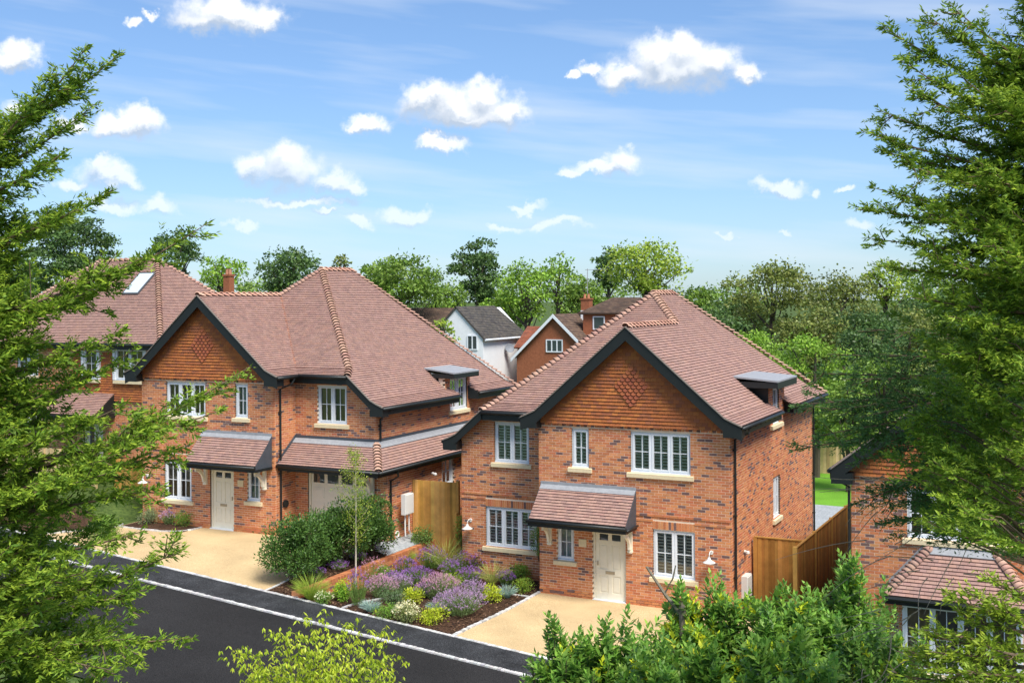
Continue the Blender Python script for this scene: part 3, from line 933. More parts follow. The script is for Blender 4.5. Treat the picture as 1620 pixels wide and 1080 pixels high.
            for (a_, b_) in ((.8, 5.9), (7.3, wy)):
                dk.add([np.array((-WW - .45, a_, CZ - .03)), np.array((-WW - .45, b_, CZ - .03)), np.array((-WW, min(b_, wyf), CF - .03)), np.array((-WW, a_, CF - .03))], [(0, 1, 2, 3)])
        else:
            dk.add([p - n_ * 0.03 for p in P], [tuple(range(len(P)))])
    roof = dk.build('roof', M_DECK, h)
    tb = MB(m); tc_ = [] if pieces else None
    sA = lambda c, k, uc: 3.95 < c[1] < 6.30 and c[2] < 6.16
    sAf = lambda c, k, uc: 4.25 < c[1] < 6.1
    sD = lambda c, k, uc: 5.60 < c[1] < 7.35 and c[2] < 5.06
    sDf = lambda c, k, uc: 5.9 < c[1] < 7.3
    tile_plane(A, tb, skip=sA, collect=tc_)
    tile_plane(Af, tb, skip=sAf)
    for poly in (Bm, Bf, Cm, Cfl, Em, Efl): tile_plane(poly, tb)
    tile_plane(Dm, tb, skip=sD); tile_plane(Df, tb, skip=sDf)
    if pieces:
        place_pieces(tc_, tile_variants(TILES), 'roof_tile', roof, 300, lambda it: it[0][1] - it[0][0] * .3, tb, tile_rest)
    tb.build('roof_tiles', M_TILE, roof, kind='stuff')
    up = lambda *ns: sum(np.asarray(n_) / np.linalg.norm(n_) for n_ in ns)
    nA = (PT, 0, 1); nC = (0, -PT, 1); nD = (-PT, 0, 1); nE = (0, .98, 1)
    lift = np.array([0, 0, .03])
    cap_line('bonnet_tile', np.array((GX, VY, GZ)) + lift, np.array((RX, RY0, RZ)) + lift, up(nA, nC), roof, 'bonnet', m, .15)
    cap_line('bonnet_tile', np.array((hx, 1.25, FZ)) + lift, np.array((RX, RY0, RZ)) + lift, up(nC, nD), roof, 'bonnet', m, .17)
    cap_line('bonnet_tile', np.array((fx, .8, EZ)) + lift, np.array((hx, 1.25, FZ)) + lift, up(nC, nD), roof, 'bonnet', m, .17)
    cap_line('bonnet_tile', np.array((W + .4, DP + .4, EZ)) + lift, np.array((RX, RY1, RZ)) + lift, up(nA, nE), roof, 'hip', m, .2)
    cap_line('bonnet_tile', np.array((-WW - .45, wy, CZ)) + lift, np.array((RX, RY1, RZ)) + lift, up(nD, nE), roof, 'hip', m, .2)
    cap_line('ridge_tile', np.array((RX, RY0 - .05, RZ)) + lift, np.array((RX, RY1 + .05, RZ)) + lift, (0, 0, 1), roof, 'ridge', m, .3)
    cap_line('ridge_tile', np.array((GX, ry - .02, GZ)) + lift, np.array((GX, VY, GZ)) + lift, (0, 0, 1), roof, 'ridge', m, .3)
    cap_line('valley_tile', np.array((.05, 1.25, FZ)) + lift * .2, np.array((GX, VY, GZ)) + lift * .2, up(nC, (-PT, 0, 1)), roof, 'valley', m, .1)
    # ---------------- barge boards, fascias, soffits, gutters
    Lg = [(-.42, EZ - .015), (-.17, EZ + .09), (.05, FZ - .02), (GX, GZ - .02)]
    Rg = [(GX, GZ - .02), (W - .05, FZ - .02), (W + .17, EZ + .09), (W + .42, EZ - .015)]
    bb = barge(h, m, Lg, ry - .02, 0.37); barge(h, m, Rg, ry - .02, 0.37)
    for (xa, xb) in ((-.40, 0.10), (W - .10, W + .40)):
        q = MB(m)
        q.box(xa, xb, ry + .015, 0.0 if xa > 1 else 0.04, 4.90, EZ - .05)
        q.box(xa + .002, xb - .002, ry - .018, ry + .02, 4.902, 5.06)
        q.build('box_end', M_BLACK, h)
    sf = MB(m)   # soffits under the verge
    sf.prism([(GX, ry + .02, GZ - .10), (W + .1, ry + .02, EZ - .02), (W + .1, ry + .02, EZ - .05), (GX, ry + .02, GZ - .13)], (0, .30, 0))
    sf.prism([(GX, ry + .02, GZ - .10), (-.1, ry + .02, EZ - .02), (-.1, ry + .02, EZ - .05), (GX, ry + .02, GZ - .13)], (0, .30, 0))
    # side eaves (gable side): fascia in two lengths with the dormer between
    for (a_, b_) in ((ry + .02, 4.25), (6.1, DP + .38)):
        sf.box(W + .35, W + .39, a_, b_, 4.95, EZ - .02)
        sf.box(W + .0, W + .35, a_, b_, 4.95, 4.98)
        for k in range(int((b_ - a_) / .55)):
            sf.box(W + .39, W + .45, a_ + .3 + k * .55, a_ + .34 + k * .55, EZ - .13, EZ - .07)
    # wing front eave
    sf.box(fx + .02, -.02, .83, .87, 4.93, EZ - .02); sf.box(fx + .1, 0, .87, SB, 4.93, 4.96)
    # wing side eave
    for (a_, b_) in ((.84, 5.9), (7.3, wy - .02)):
        sf.box(-WW - .43, -WW - .39, a_, b_, CZ - .26, CZ - .02); sf.box(-WW - .39, -WW, a_, b_, CZ - .26, CZ - .23)
    sf.build('fascia', M_BLACK, h)
    low = [(fx + .02, EZ), (-WW, CF - .01), (-WW - .22, CZ + .09), (-WW - .47, CZ - .01)]
    barge(h, m, low[::-1], .78, 0.27)
    q = MB(m); q.box(-WW - .45, -WW + .02, .82, SB - .001, CZ - .30, CZ - .03); q.box(-WW - .45, -WW + .02, .781, .819, CZ - .30, CZ - .10); q.build('box_end', M_BLACK, h)
    for ga, gb in ((((W + .45, ry - .02, EZ - .05), (W + .45, 4.25, EZ - .05))), ((W + .45, 6.1, EZ - .05), (W + .45, DP + .4, EZ - .05)), ((-WW - .49, .8, CZ - .05), (-WW - .49, 5.9, CZ - .05)), ((-WW - .49, 7.3, CZ - .05), (-WW - .49, wy, CZ - .05)), ((fx + .02, .77, EZ - .05), (-.40, .77, EZ - .05)), ((-.45, ry, EZ - .05), (-.45, .77, EZ - .05))):
        gt = MB(m); gutter(gt, ga, gb); gt.build('gutter', M_BLACK, h, smooth=True)
    downpipe(h, m, [(W + .45, .25, EZ - .10), (W + .45, .25, 4.98), (W + .06, .25, 4.80), (W + .06, .25, zb)], [(W + .05, .25, z) for z in (4.5, 2.7, 1.0)])
    downpipe(h, m, [(W + .45, DP - .1, EZ - .10), (W + .45, DP - .1, 4.98), (W + .06, DP - .1, 4.80), (W + .06, DP - .1, zb)], [(W + .05, DP - .1, z) for z in (4.0, 2.4, 1.0)])
    # ---------------- dormers with flat lead roofs
    d = MB(m)
    d.prism([(W + .40, 3.80, 6.10), (W + .40, 6.42, 6.10), (4.75, 6.42, 6.22), (4.75, 3.80, 6.22)], (0, 0, .05))
    dr = d.build('dormer_roof', M_LEAD, h)
    d = MB(m); d.box(W + .36, W + .40, 3.82, 6.40, 5.90, 6.099); d.box(W + .0, W + .36, 3.86, 6.38, 5.94, 5.97); d.box(4.9, W + .36, 3.82, 3.86, 5.92, 6.10); d.box(4.9, W + .36, 6.36, 6.40, 5.92, 6.10); d.build('dormer_fascia', M_BLACK, dr)
    d = MB(m)
    for yy in (4.26, 6.36):
        d.prism([(W - .01, yy, FZ - .10), (W - .01, yy, 5.93), (4.95, yy, 6.10)], (0, .035, 0))
        d.prism([(W + .40, yy - .012, EZ - .25), (W + .40, yy - .012, EZ), (W - .02, yy - .012, FZ + .03), (W - .02, yy - .012, EZ - .25)], (0, .03, 0))
    d.build('dormer_cheek', M_BLACK, dr)
    d = MB(m)
    d.prism([(-WW - .42, 5.50, 5.00), (-WW - .42, 7.42, 5.00), (-2.4, 7.42, 5.16), (-2.4, 5.50, 5.16)], (0, 0, .05))
    dr = d.build('dormer_roof', M_LEAD, h)
    d = MB(m); d.box(-WW - .42, -WW - .38, 5.52, 7.40, 4.84, 4.999); d.box(-WW - .38, -WW, 5.56, 7.38, 4.86, 4.89); d.box(-WW - .38, -2.5, 5.52, 5.56, 4.84, 5.0); d.box(-WW - .38, -2.5, 7.36, 7.40, 4.84, 5.0); d.build('dormer_fascia', M_BLACK, dr)
    d = MB(m)
    for yy in (5.66, 7.38):
        d.prism([(-WW + .01, yy, CF - .1), (-WW + .01, yy, 4.86), (-2.5, yy, 5.02)], (0, .035, 0))
    for yy in (5.88, 7.29):
        d.prism([(-WW - .41, yy, CZ - .26), (-WW - .41, yy, CZ), (-WW + .02, yy, CF + .03), (-WW + .02, yy, CZ - .26)], (0, .03, 0))
    d.build('dormer_cheek', M_BLACK, dr)
    # ---------------- tiled canopy over the door
    cx0, cx1, cy, cz0, cz1 = 0.08, 3.03, -.86, 2.36, 3.20
    cp = [(cx0, cy, cz0), (cx1, cy, cz0), (cx1, -.0, cz1), (cx0, -.0, cz1)]
    q = MB(m); q.prism([(cx0, cy, cz0 - .03), (cx0, 0, cz1 - .03), (cx0, 0, cz0 - .1), (cx0, cy, cz0 - .1)], (cx1 - cx0, 0, 0)); can = q.build('canopy', M_DECK, h)
    tb = MB(m); cc = [] if pieces else None
    tile_plane(cp, tb, collect=cc)
    if pieces: place_pieces(cc, tile_variants(TILES), 'roof_tile', can, 300, lambda it: it[0][2], tb, tile_rest)
    if tb.f: tb.build('roof_tiles', M_TILE, can, kind='stuff')
    q = MB(m); q.prism([(cx0, -.13, cz1 - .09), (cx1, -.13, cz1 - .09), (cx1, -.002, cz1 + .04), (cx0, -.002, cz1 + .04)], (0, -.012, .018)); q.box(cx0 - .01, cx1 + .01, -.03, .005, cz1 + .02, cz1 + .13); q.build('lead_flashing', M_LEAD, can)
    q = MB(m)
    for xx in (cx0 - .012, cx1 + .002):
        q.prism([(xx, cy - .01, cz0 - .02), (xx, -.012, cz1 + .03), (xx, -.012, cz0 - .12), (xx, cy - .01, cz0 - .12)], (.01, 0, 0))
    q.build('lead_cheek', M_LEADDARK, can)
    q = MB(m); q.box(cx0 - .03, cx1 + .03, cy - .035, cy - .011, cz0 - .20, cz0 - .005); q.box(cx0 - .03, cx0 - .013, cy - .011, -.01, cz0 - .20, cz0 - .11); q.box(cx1 + .013, cx1 + .03, cy - .011, -.01, cz0 - .20, cz0 - .11); q.box(cx0, cx1, cy, -.01, cz0 - .18, cz0 - .15); q.build('fascia', M_BLACK, can)
    q = MB(m); gutter(q, (cx0 - .05, cy - .085, cz0 - .045), (cx1 + .05, cy - .085, cz0 - .045), .05); gutter(q, (cx1 + .07, cy - .06, cz0 - .10), (cx1 + .07, -.05, cz0 - .10), .03); q.build('gutter', M_BLACK, can, smooth=True)
    bracket(h, m, (.36, -.001, 2.18), -Y, .70, .60); bracket(h, m, (2.87, -.001, 2.18), -Y, .70, .60)
    # ---------------- garage and lean-to roof round the wing
    if lean_to:
        ex, ey, ez, tz = -WW - .72, SB - 1.0, 2.30, 3.02
        gx = -WW - .34
        mo = MB(m); backing(mo, (gx, 0, 0), Y, -X, SB + .02, DP - .6, zb, 2.5, [(4.75, 5.60, 1.10, 2.10)]); backing(mo, (0, SB, 0), X, -Y, gx + .012, -WW + .1, zb, 2.5)
        gwall = mo.build('brick_wall', M_MORTAR, h)
        jb = MB(m); brick_face(jb, (gx, 0, 0), Y, -X, SB + .1125, DP - .6, zb, 2.45, [(4.75, 5.60, 1.10, 2.10)]); brick_face(jb, (0, SB, 0), X, -Y, gx, -WW, zb, 2.45)
        jb.build('brickwork', M_BRICK, gwall, kind='stuff')
        window(h, m, (gx, 4.75, 1.10), Y, -X, .85, 1.0, 1, 'plain')
        Fm = [(ex, ey, ez), (-.02, ey, ez), (-.02, SB - .02, tz), (-WW - .02, SB - .02, tz)]
        Sm = [(ex, 9.6, ez), (ex, ey, ez), (-WW - .02, SB - .02, tz), (-WW - .02, 9.6, tz)]
        dk = MB(m)
        for poly in (Fm, Sm):
            P, u_, v_, n_ = plane_axes(poly); dk.add([p - n_ * .03 for p in P], [(0, 1, 2, 3)])
        lr = dk.build('lean_to_roof', M_DECK, h)
        tb = MB(m); tile_plane(Fm, tb); tile_plane(Sm, tb); tb.build('roof_tiles', M_TILE, lr, kind='stuff')
        cap_line('bonnet_tile', np.array((ex, ey, ez)) + lift, np.array((-WW - .02, SB - .02, tz)) + lift, up((0, -.72, 1), (-.95, 0, 1)), lr, 'bonnet', m, .15)
        q = MB(m)
        q.prism([(-WW - .10, SB - .20, tz - .10), (-.01, SB - .20, tz - .10), (-.01, SB - .015, tz + .04), (-WW - .02, SB - .015, tz + .04)], (0, -.01, .02))
        q.prism([(-WW - .19, SB - .20, tz - .13), (-WW - .19, 9.6, tz - .13), (-WW - .015, 9.6, tz + .04), (-WW - .015, SB - .015, tz + .04)], (-.01, 0, .02))
        q.build('lead_apron', M_LEAD, lr)
        q = MB(m); q.box(-WW - .03, -.01, SB - .03, SB + .01, tz + .03, tz + .15); q.box(-WW - .03, -WW + .01, SB + .011, 9.6, tz + .03, tz + .15)
        q.prism([(-.03, ey + .02, ez + .03), (-.03, SB - .03, tz + .05), (-.03, SB - .03, tz + .16), (-.03, ey + .02, ez + .14)], (.02, 0, 0)); q.build('lead_flashing', M_LEADDARK, lr)
        q = MB(m); q.box(ex + .02, -.03, ey + .01, ey + .035, ez - .20, ez - .01); q.box(ex + .02, -.03, ey + .036, SB - .01, ez - .20, ez - .17)
        q.box(ex + .01, ex + .035, ey + .036, 9.6, ez - .20, ez - .01); q.box(ex + .036, gx - .01, SB, 9.6, ez - .20, ez - .17); q.build('fascia', M_BLACK, lr)
        q = MB(m); gutter(q, (ex - .04, ey - .045, ez - .05), (-.02, ey - .045, ez - .05)); gutter(q, (ex - .045, ey - .04, ez - .05), (ex - .045, 9.6, ez - .05)); q.build('gutter', M_BLACK, lr, smooth=True)
        downpipe(h, m, [(ex - .045, SB + .05, ez - .10), (ex - .02, SB + .12, ez - .30), (gx - .05, SB + .22, ez - .50), (gx - .05, SB + .22, zb)], [(gx - .04, SB + .22, z) for z in (1.4, .3)])
        downpipe(h, m, [(-WW - .49, SB + .15, CZ - .10), (-WW - .30, SB + .15, CZ - .25), (-WW - .06, SB + .15, CZ - .42), (-WW - .06, SB + .15, tz + .1)], [(-WW - .05, SB + .15, 3.6)])
        bracket(h, m, (-3.10, SB - .001, 2.12), -Y, .75, .85)
        # up-and-over garage door with raised panels
        d = MB(m); d.box(-2.95, -2.87, SB + .05, SB + .14, 0, 2.12); d.box(-.58, -.50, SB + .05, SB + .14, 0, 2.12); d.box(-2.87, -.58, SB + .05, SB + .14, 2.04, 2.12)
        gf = d.build('door_frame', M_CREAM, h)
        d = MB(m); d.box(-2.865, -.585, SB + .10, SB + .13, 0.02, 2.035)
        for r_ in range(4):
            for c_ in range(4):
                x0 = -2.80 + c_ * .565; z0 = .10 + r_ * .49
                if r_ == 3: continue
                d.box(x0, x0 + .44, SB + .085, SB + .099, z0, z0 + .36); d.box(x0 + .06, x0 + .38, SB + .078, SB + .0845, z0 + .06, z0 + .30)
        gd = d.build('garage_door', mat('garage_paint', .5, .05, 5, col=(.78, .74, .64)), h)
        for c_ in range(4):
            x0 = -2.80 + c_ * .565
            q = MB(m); q.quad((x0, SB + .097, 1.60), (x0 + .44, SB + .097, 1.60), (x0 + .44, SB + .097, 1.92), (x0, SB + .097, 1.92)); q.build('pane', M_GLASS, gd)
            q = MB(m); q.quad((x0, SB + .099, 1.60), (x0 + .44, SB + .099, 1.60), (x0 + .44, SB + .099, 1.92), (x0, SB + .099, 1.92)); q.build('backing', M_ROOM, gd)
        # inner corner pipe from the main eaves down to the lean-to
        downpipe(h, m, [(-.45, .55, EZ - .10), (-.40, .45, EZ - .28), (-.06, .28, EZ - .45), (-.06, .28, ez + .1), (-.06, .28, zb)], [(-.05, .28, z) for z in (4.0, 2.6)])
        # flue cowl on the return wall
        q = MB(m); q.tube([(-.001, .55, .95), (-.07, .55, .95)], .125, 14, (.02, .02, .02)); q.build('flue', M_BLACK, h)
    return h


H2 = make_house((0, 0, 0), 1, 'brick house with white window shutters and right-hand tile-hung front gable beside the flower bed', 'shutter', True)
H1 = make_house((-9.33, -.56, 1.0), -1, 'brick house with garage lean-to roof behind the gravel drive and round bushes', 'plain', False, True)

# ------------------------------------------------------------------ ground
KY0, KY1 = -6.5, -5.2                   # road edge and back of the footway


def sstep(t):
    t = min(max(t, 0.0), 1.0)
    return t * t * (3 - 2 * t)


def lerp_table(x, tab):
    for (x0, v0), (x1, v1) in zip(tab, tab[1:]):
        if x <= x1:
            return v0 if x <= x0 else v0 + (v1 - v0) * (x - x0) / (x1 - x0)
    return tab[-1][1]


PLOT = [(-60, 2.2), (-19, 1.9), (-16, 1.0), (-6.4, 1.0), (-5.06, 0.70), (-5.04, 0.70), (-4.93, 0.06), (7.3, -0.02), (7.6, -0.8), (30, -1.3), (60, -1.6)]


def kerb_z(x):
    return min(max(-0.081 * (x - 1.7), -1.9), 2.6)


def gz(x, y):
    k = kerb_z(x)
    if y <= KY1: z = k
    else: z = k + (lerp_table(x, PLOT) - k) * sstep((y - KY1) / 3.6)
    far = sstep((y - 16) / 25)
    near = sstep((-y - 13) / 20)
    return z * (1 - far) * (1 - near) + far * 0.0 + near * (-0.3)


def ground_hit(px, py, z_off=0.0):
    d = ray(px, py); lo = None
    t = 0.004
    p = CAM
    for i in range(4000):
        q = CAM + d * t
        if q[2] < gz(q[0], q[1]) + z_off:
            a, b = t - 0.00002 * 5, t
            for _ in range(20):
                mid = (a + b) / 2; r = CAM + d * mid
                if r[2] < gz(r[0], r[1]) + z_off: b = mid
                else: a = mid
            return CAM + d * b
        t += 0.0001
    return CAM + d * t


def sheet(name, xs, ys, off, material, col=(.5, .5, .5), kind='structure', inside=None, parent=None):
    b = MB(); idx = {}
    for i, x in enumerate(xs):
        for j, y in enumerate(ys):
            idx[i, j] = len(b.v); b.v.append((x, y, gz(x, y) + off))
    for i in range(len(xs) - 1):
        for j in range(len(ys) - 1):
            if inside is None or inside((xs[i] + xs[i + 1]) / 2, (ys[j] + ys[j + 1]) / 2):
                b.f.append([idx[i, j], idx[i + 1, j], idx[i + 1, j + 1], idx[i, j + 1]]); b.c.append(col)
    return b.build(name, material, parent, kind, smooth=True)


def speckle(name, c1, c2, scale, rough=0.9, bump=0.4, big=0.25, big_scale=0.7, thr=(.4, .6)):
    m = bpy.data.materials.new(name); m.use_nodes = True
    nt = m.node_tree; N = nt.nodes; L = nt.links.new; b = N['Principled BSDF']; b.inputs['Roughness'].default_value = rough
    b.inputs['Specular IOR Level'].default_value = 0.12
    geo = N.new('ShaderNodeNewGeometry')
    n1 = N.new('ShaderNodeTexNoise'); n1.inputs['Scale'].default_value = scale; n1.inputs['Detail'].default_value = 4; L(geo.outputs['Position'], n1.inputs['Vector'])
    n2 = N.new('ShaderNodeTexNoise'); n2.inputs['Scale'].default_value = big_scale; n2.inputs['Detail'].default_value = 5; L(geo.outputs['Position'], n2.inputs['Vector'])
    r = N.new('ShaderNodeMapRange'); r.inputs[1].default_value = thr[0]; r.inputs[2].default_value = thr[1]; L(n1.outputs[0], r.inputs[0])
    mx = N.new('ShaderNodeMix'); mx.data_type = 'RGBA'; mx.inputs[6].default_value = (*c1, 1); mx.inputs[7].default_value = (*c2, 1); L(r.outputs[0], mx.inputs[0])
    r2 = N.new('ShaderNodeMapRange'); r2.inputs[1].default_value = .3; r2.inputs[2].default_value = .7; r2.inputs[3].default_value = 1 - big; r2.inputs[4].default_value = 1 + big; L(n2.outputs[0], r2.inputs[0])
    sc_ = N.new('ShaderNodeVectorMath'); sc_.operation = 'SCALE'; L(mx.outputs[2], sc_.inputs[0]); L(r2.outputs[0], sc_.inputs['Scale'])
    L(sc_.outputs[0], b.inputs['Base Color'])
    bp = N.new('ShaderNodeBump'); bp.inputs['Strength'].default_value = bump; bp.inputs['Distance'].default_value = .012; L(n1.outputs[0], bp.inputs['Height']); L(bp.outputs[0], b.inputs['Normal'])
    return m


M_GRASS = speckle('rough_grass', (.045, .075, .018), (.085, .125, .03), 9, big=.35)
M_LAWN = speckle('lawn_grass', (.10, .24, .02), (.16, .36, .035), 30, big=.12)
M_ROAD = speckle('road_asphalt', (.013, .0127, .0127), (.036, .035, .035), 55, .95, .5, .22, .35)
M_PATH = speckle('footway_asphalt', (.026, .027, .029), (.11, .115, .12), 42, .85, .5, .35, 1.6, (.50, .74))
M_RESIN = speckle('resin_gravel', (.42, .295, .150), (.63, .475, .265), 60, .9, .45, .13, .8)
M_MULCH = speckle('bark_mulch', (.022, .012, .008), (.10, .055, .032), 28, .95, .9, .3, 2.0)
M_SLAB = speckle('grey_slab', (.27, .29, .30), (.36, .38, .39), 12, .85, .15, .12, 1.5)
M_SETT = mat('granite_sett', .85, .15, 30, .4, 120)

gx_ = sorted(set([-900, -500, -250, -120, -80, -60, -45, -35, -28] + list(np.arange(-24, 20.1, 1.0)) + [-5.06, -5.04, -4.93, 7.3, 7.6, 24, 30, 40, 60, 90, 140, 250, 500, 900]))
gy_ = sorted(set([-300, -120, -80, -60, -45, -36, -30, -26, -22, -18, -15, -13] + list(np.arange(-12, 18.1, 1.0)) + [KY0, KY1, 22, 26, 32, 40, 55, 80, 120, 200, 400, 900, 1600]))
sheet('ground', gx_, gy_, -0.05, M_GRASS)
rx = list(np.arange(-40, 40.1, 2.0))
sheet('road', rx, [-12.4, -11, -9.5, -8, KY0 - .06], 0.0, M_ROAD)
sheet('footway', rx, [KY0 + .06, -5.85, KY1 - .06], 0.022, M_PATH)
dx1 = list(np.arange(-15.2, -6.0, .5)) + [-6.05]
sheet('driveway', dx1, [KY1 + .06, -4.5, -3.8, -3.1, -2.4, -1.7, -1.1, -.4, .2, .6], 0.0, M_RESIN, inside=lambda x, y: not (x > -9.33 and y > .55) and not (x < -9.33 and y > -.5))
dx2 = list(np.arange(0.04, 7.3, .5)) + [7.3]
sheet('driveway', dx2, [KY1 + .06, -4.5, -3.8, -3.1, -2.4, -1.7, -1.1, -.5, .0], 0.0, M_RESIN)
fy = [KY1 + .06, -4.5, -3.9, -3.2, -2.5, -1.8, -1.1, -.5, 0, .6, SB]
sheet('flower_bed', [-4.92, -4.5, -4, -3.5, -3, -2.5, -2, -1.5, -1, -.5, -.06], fy, 0.01, M_MULCH)
sheet('flower_bed', [-5.98, -5.7, -5.4, -5.06], fy[:8], 0.01, M_MULCH)
sheet('flower_bed', [-15.1, -14.4, -13.6, -13.0, -12.45], [-1.6, -1.2, -.9, -.56], 0.02, M_MULCH)
sheet('flower_bed', [-19, -18, -17, -16.2, -15.4], [-4.9, -4.2, -3.4, -2.4, -1.4], 0.02, M_MULCH)
sheet('paving', [-6.0, -5.6, -5.06], [-.4, .4, 1.1, 1.8, 2.4, 3.0], 0.016, M_SLAB)
sheet('patio', [-3, 0, 3, 5, 7.2], [DP + .1, 13, 15, 17.6], 0.0, M_SLAB)
sheet('lawn', [-6, -2, 2, 6, 7.25], [17.6, 19, 21, 23, 26], 0.0, M_LAWN)


def setts(name, A, B, w, h, size, jitter=0.012):
    """a row of granite setts between two ground points; every stone its own block"""
    b = MB(); A = np.array(A, float); B = np.array(B, float); L = np.linalg.norm(B - A); u = (B - A) / L; n = np.array([-u[1], u[0]])
    t = 0.0
    while t < L - 0.02:
        s = min(size * rnd.uniform(.85, 1.2), L - t)
        p = A + u * (t + .004); q = A + u * (t + s - .006)
        hw = w / 2 + rnd.uniform(-jitter, jitter)
        col = jit(pick([(.58, .57, .54), (.50, .49, .47), (.64, .63, .60), (.44, .43, .42)]), .08)
        c = [p - n * hw, q - n * hw, q + n * hw, p + n * hw]
        hh = h + rnd.uniform(-.006, .006)
        top = [(c_[0] * .94 + (p + q)[0] / 2 * .06, c_[1] * .94 + (p + q)[1] / 2 * .06) for c_ in c]
        V = [(*c_, gz(*c_) - .06) for c_ in c] + [(*c_, gz(*c_) + hh) for c_ in top]
        b.add(V, [(4, 5, 6, 7), (0, 1, 5, 4), (1, 2, 6, 5), (2, 3, 7, 6), (3, 0, 4, 7)], col)
        t += s
    return b.build(name, M_SETT, None, 'structure')


setts('kerb', (-40, KY0), (40, KY0), .115, .035, .105)
setts('kerb', (-40, KY1), (40, KY1), .115, .035, .105)
setts('edging', (-6.02, KY1 + .08), (-6.02, .4), .07, .03, .3)
setts('edging', (-.01, KY1 + .08), (-.01, -.02), .09, .035, .12)
setts('edging', (-3.45, KY1 + .08), (-3.45, -1.7), .06, .045, .4)
setts('edging', (-1.2, -.62), (-.05, -.62), .06, .04, .3)
ep = [(-15.1, -1.66), (-14.2, -1.70), (-13.2, -1.66), (-12.6, -1.45), (-12.40, -1.0), (-12.38, -.6)]
for a_, b_ in zip(ep, ep[1:]): setts('edging', a_, b_, .07, .04, .14)
ep = [(-15.25, -5.1), (-15.0, -4.4), (-15.05, -3.4), (-15.3, -2.3), (-15.3, -1.3)]
for a_, b_ in zip(ep, ep[1:]): setts('edging', a_, b_, .07, .05, .14)

# bark chips on the beds
chips = MB()
for (xa, xb, ya, yb, n_) in ((-4.9, -.1, KY1 + .1, 1.0, 2600), (-5.95, -5.1, KY1 + .1, -.2, 700)):
    for i in range(n_):
        x, y = rnd.uniform(xa, xb), rnd.uniform(ya, yb); a = rnd.uniform(0, 6.3); l, w_ = rnd.uniform(.03, .08), rnd.uniform(.01, .025)
        z = gz(x, y) + .018 + rnd.uniform(0, .02); t = rnd.uniform(-.02, .02)
        ux, uy = math.cos(a), math.sin(a)
        chips.quad((x - ux * l / 2 + uy * w_, y - uy * l / 2 - ux * w_, z), (x + ux * l / 2 + uy * w_, y + uy * l / 2 - ux * w_, z + t), (x + ux * l / 2 - uy * w_, y + uy * l / 2 + ux * w_, z + t + .006), (x - ux * l / 2 - uy * w_, y - uy * l / 2 + ux * w_, z + .006), jit(pick([(.10, .05, .03), (.05, .025, .016), (.16, .09, .05), (.03, .017, .012), (.22, .13, .08)]), .15))
tag(chips.build('bark_chips', M_BARK, None, 'stuff'), 'loose brown bark chips lying on the flower beds', 'bark chips')

# ------------------------------------------------------------------ low retaining wall between the plots
wall = thing('garden_wall', (-4.985, KY1 + .05, .27), 'low red brick retaining wall between flower bed and bushes', 'wall')
wy0, wy1 = KY1 + .05, 2.6
q = MB(); q.box(-.10, .10, 0, wy1 - wy0, -1.0, .33, (.5, .4, .3)); core = q.build('core', M_MORTAR, wall)
jb = MB(); nb = 0
for r_ in range(-6, 5):
    za = r_ * .075 - .04
    for k in range(int((wy1 - wy0) / .225) + 1):
        a = k * .225 + (.1125 if r_ % 2 else 0); b_ = min(a + BL, wy1 - wy0)
        if b_ - a < .05: continue
        if za > .33: continue
        for sx in (-1, 1):
            jb.obox((sx * .112, a, za), (-sx * .08, 0, 0), (0, b_ - a, 0), (0, 0, BH), jit(pick(BRICKS, BRICK_W), .1))
    jb.obox((-.10, -.008, za), (.205, 0, 0), (0, .06, 0), (0, 0, BH), jit(pick(BRICKS, BRICK_W), .1))
jb.build('brickwork', M_BRICK, wall, kind='stuff')
mesh_cope = []
for i in range(6):
    q = MB(); q.obox((-.115, 0, 0), (.23, 0, 0), (0, .065, 0), (0, 0, .105), jit(pick([(.50, .19, .08), (.46, .165, .07), (.54, .23, .10), (.42, .14, .06)]), .08)); mesh_cope.append(q.mesh('coping_brick', M_BRICK))
k = 0
while k * .075 < wy1 - wy0 - .07:
    link('coping_brick', rnd.choice(mesh_cope), wall, Matrix.Translation((rnd.uniform(-.003, .003), k * .075, .335 + rnd.uniform(-.002, .002)))); k += 1

# ------------------------------------------------------------------ fences
WOODS = [(.62, .345, .085), (.55, .295, .07), (.67, .39, .11), (.59, .315, .072), (.50, .26, .06)]
WOODS_D = [(.44, .215, .050), (.39, .188, .044), (.48, .245, .060), (.35, .165, .038)]
WOODS_P = [(.55, .40, .20), (.50, .36, .17), (.60, .45, .24)]


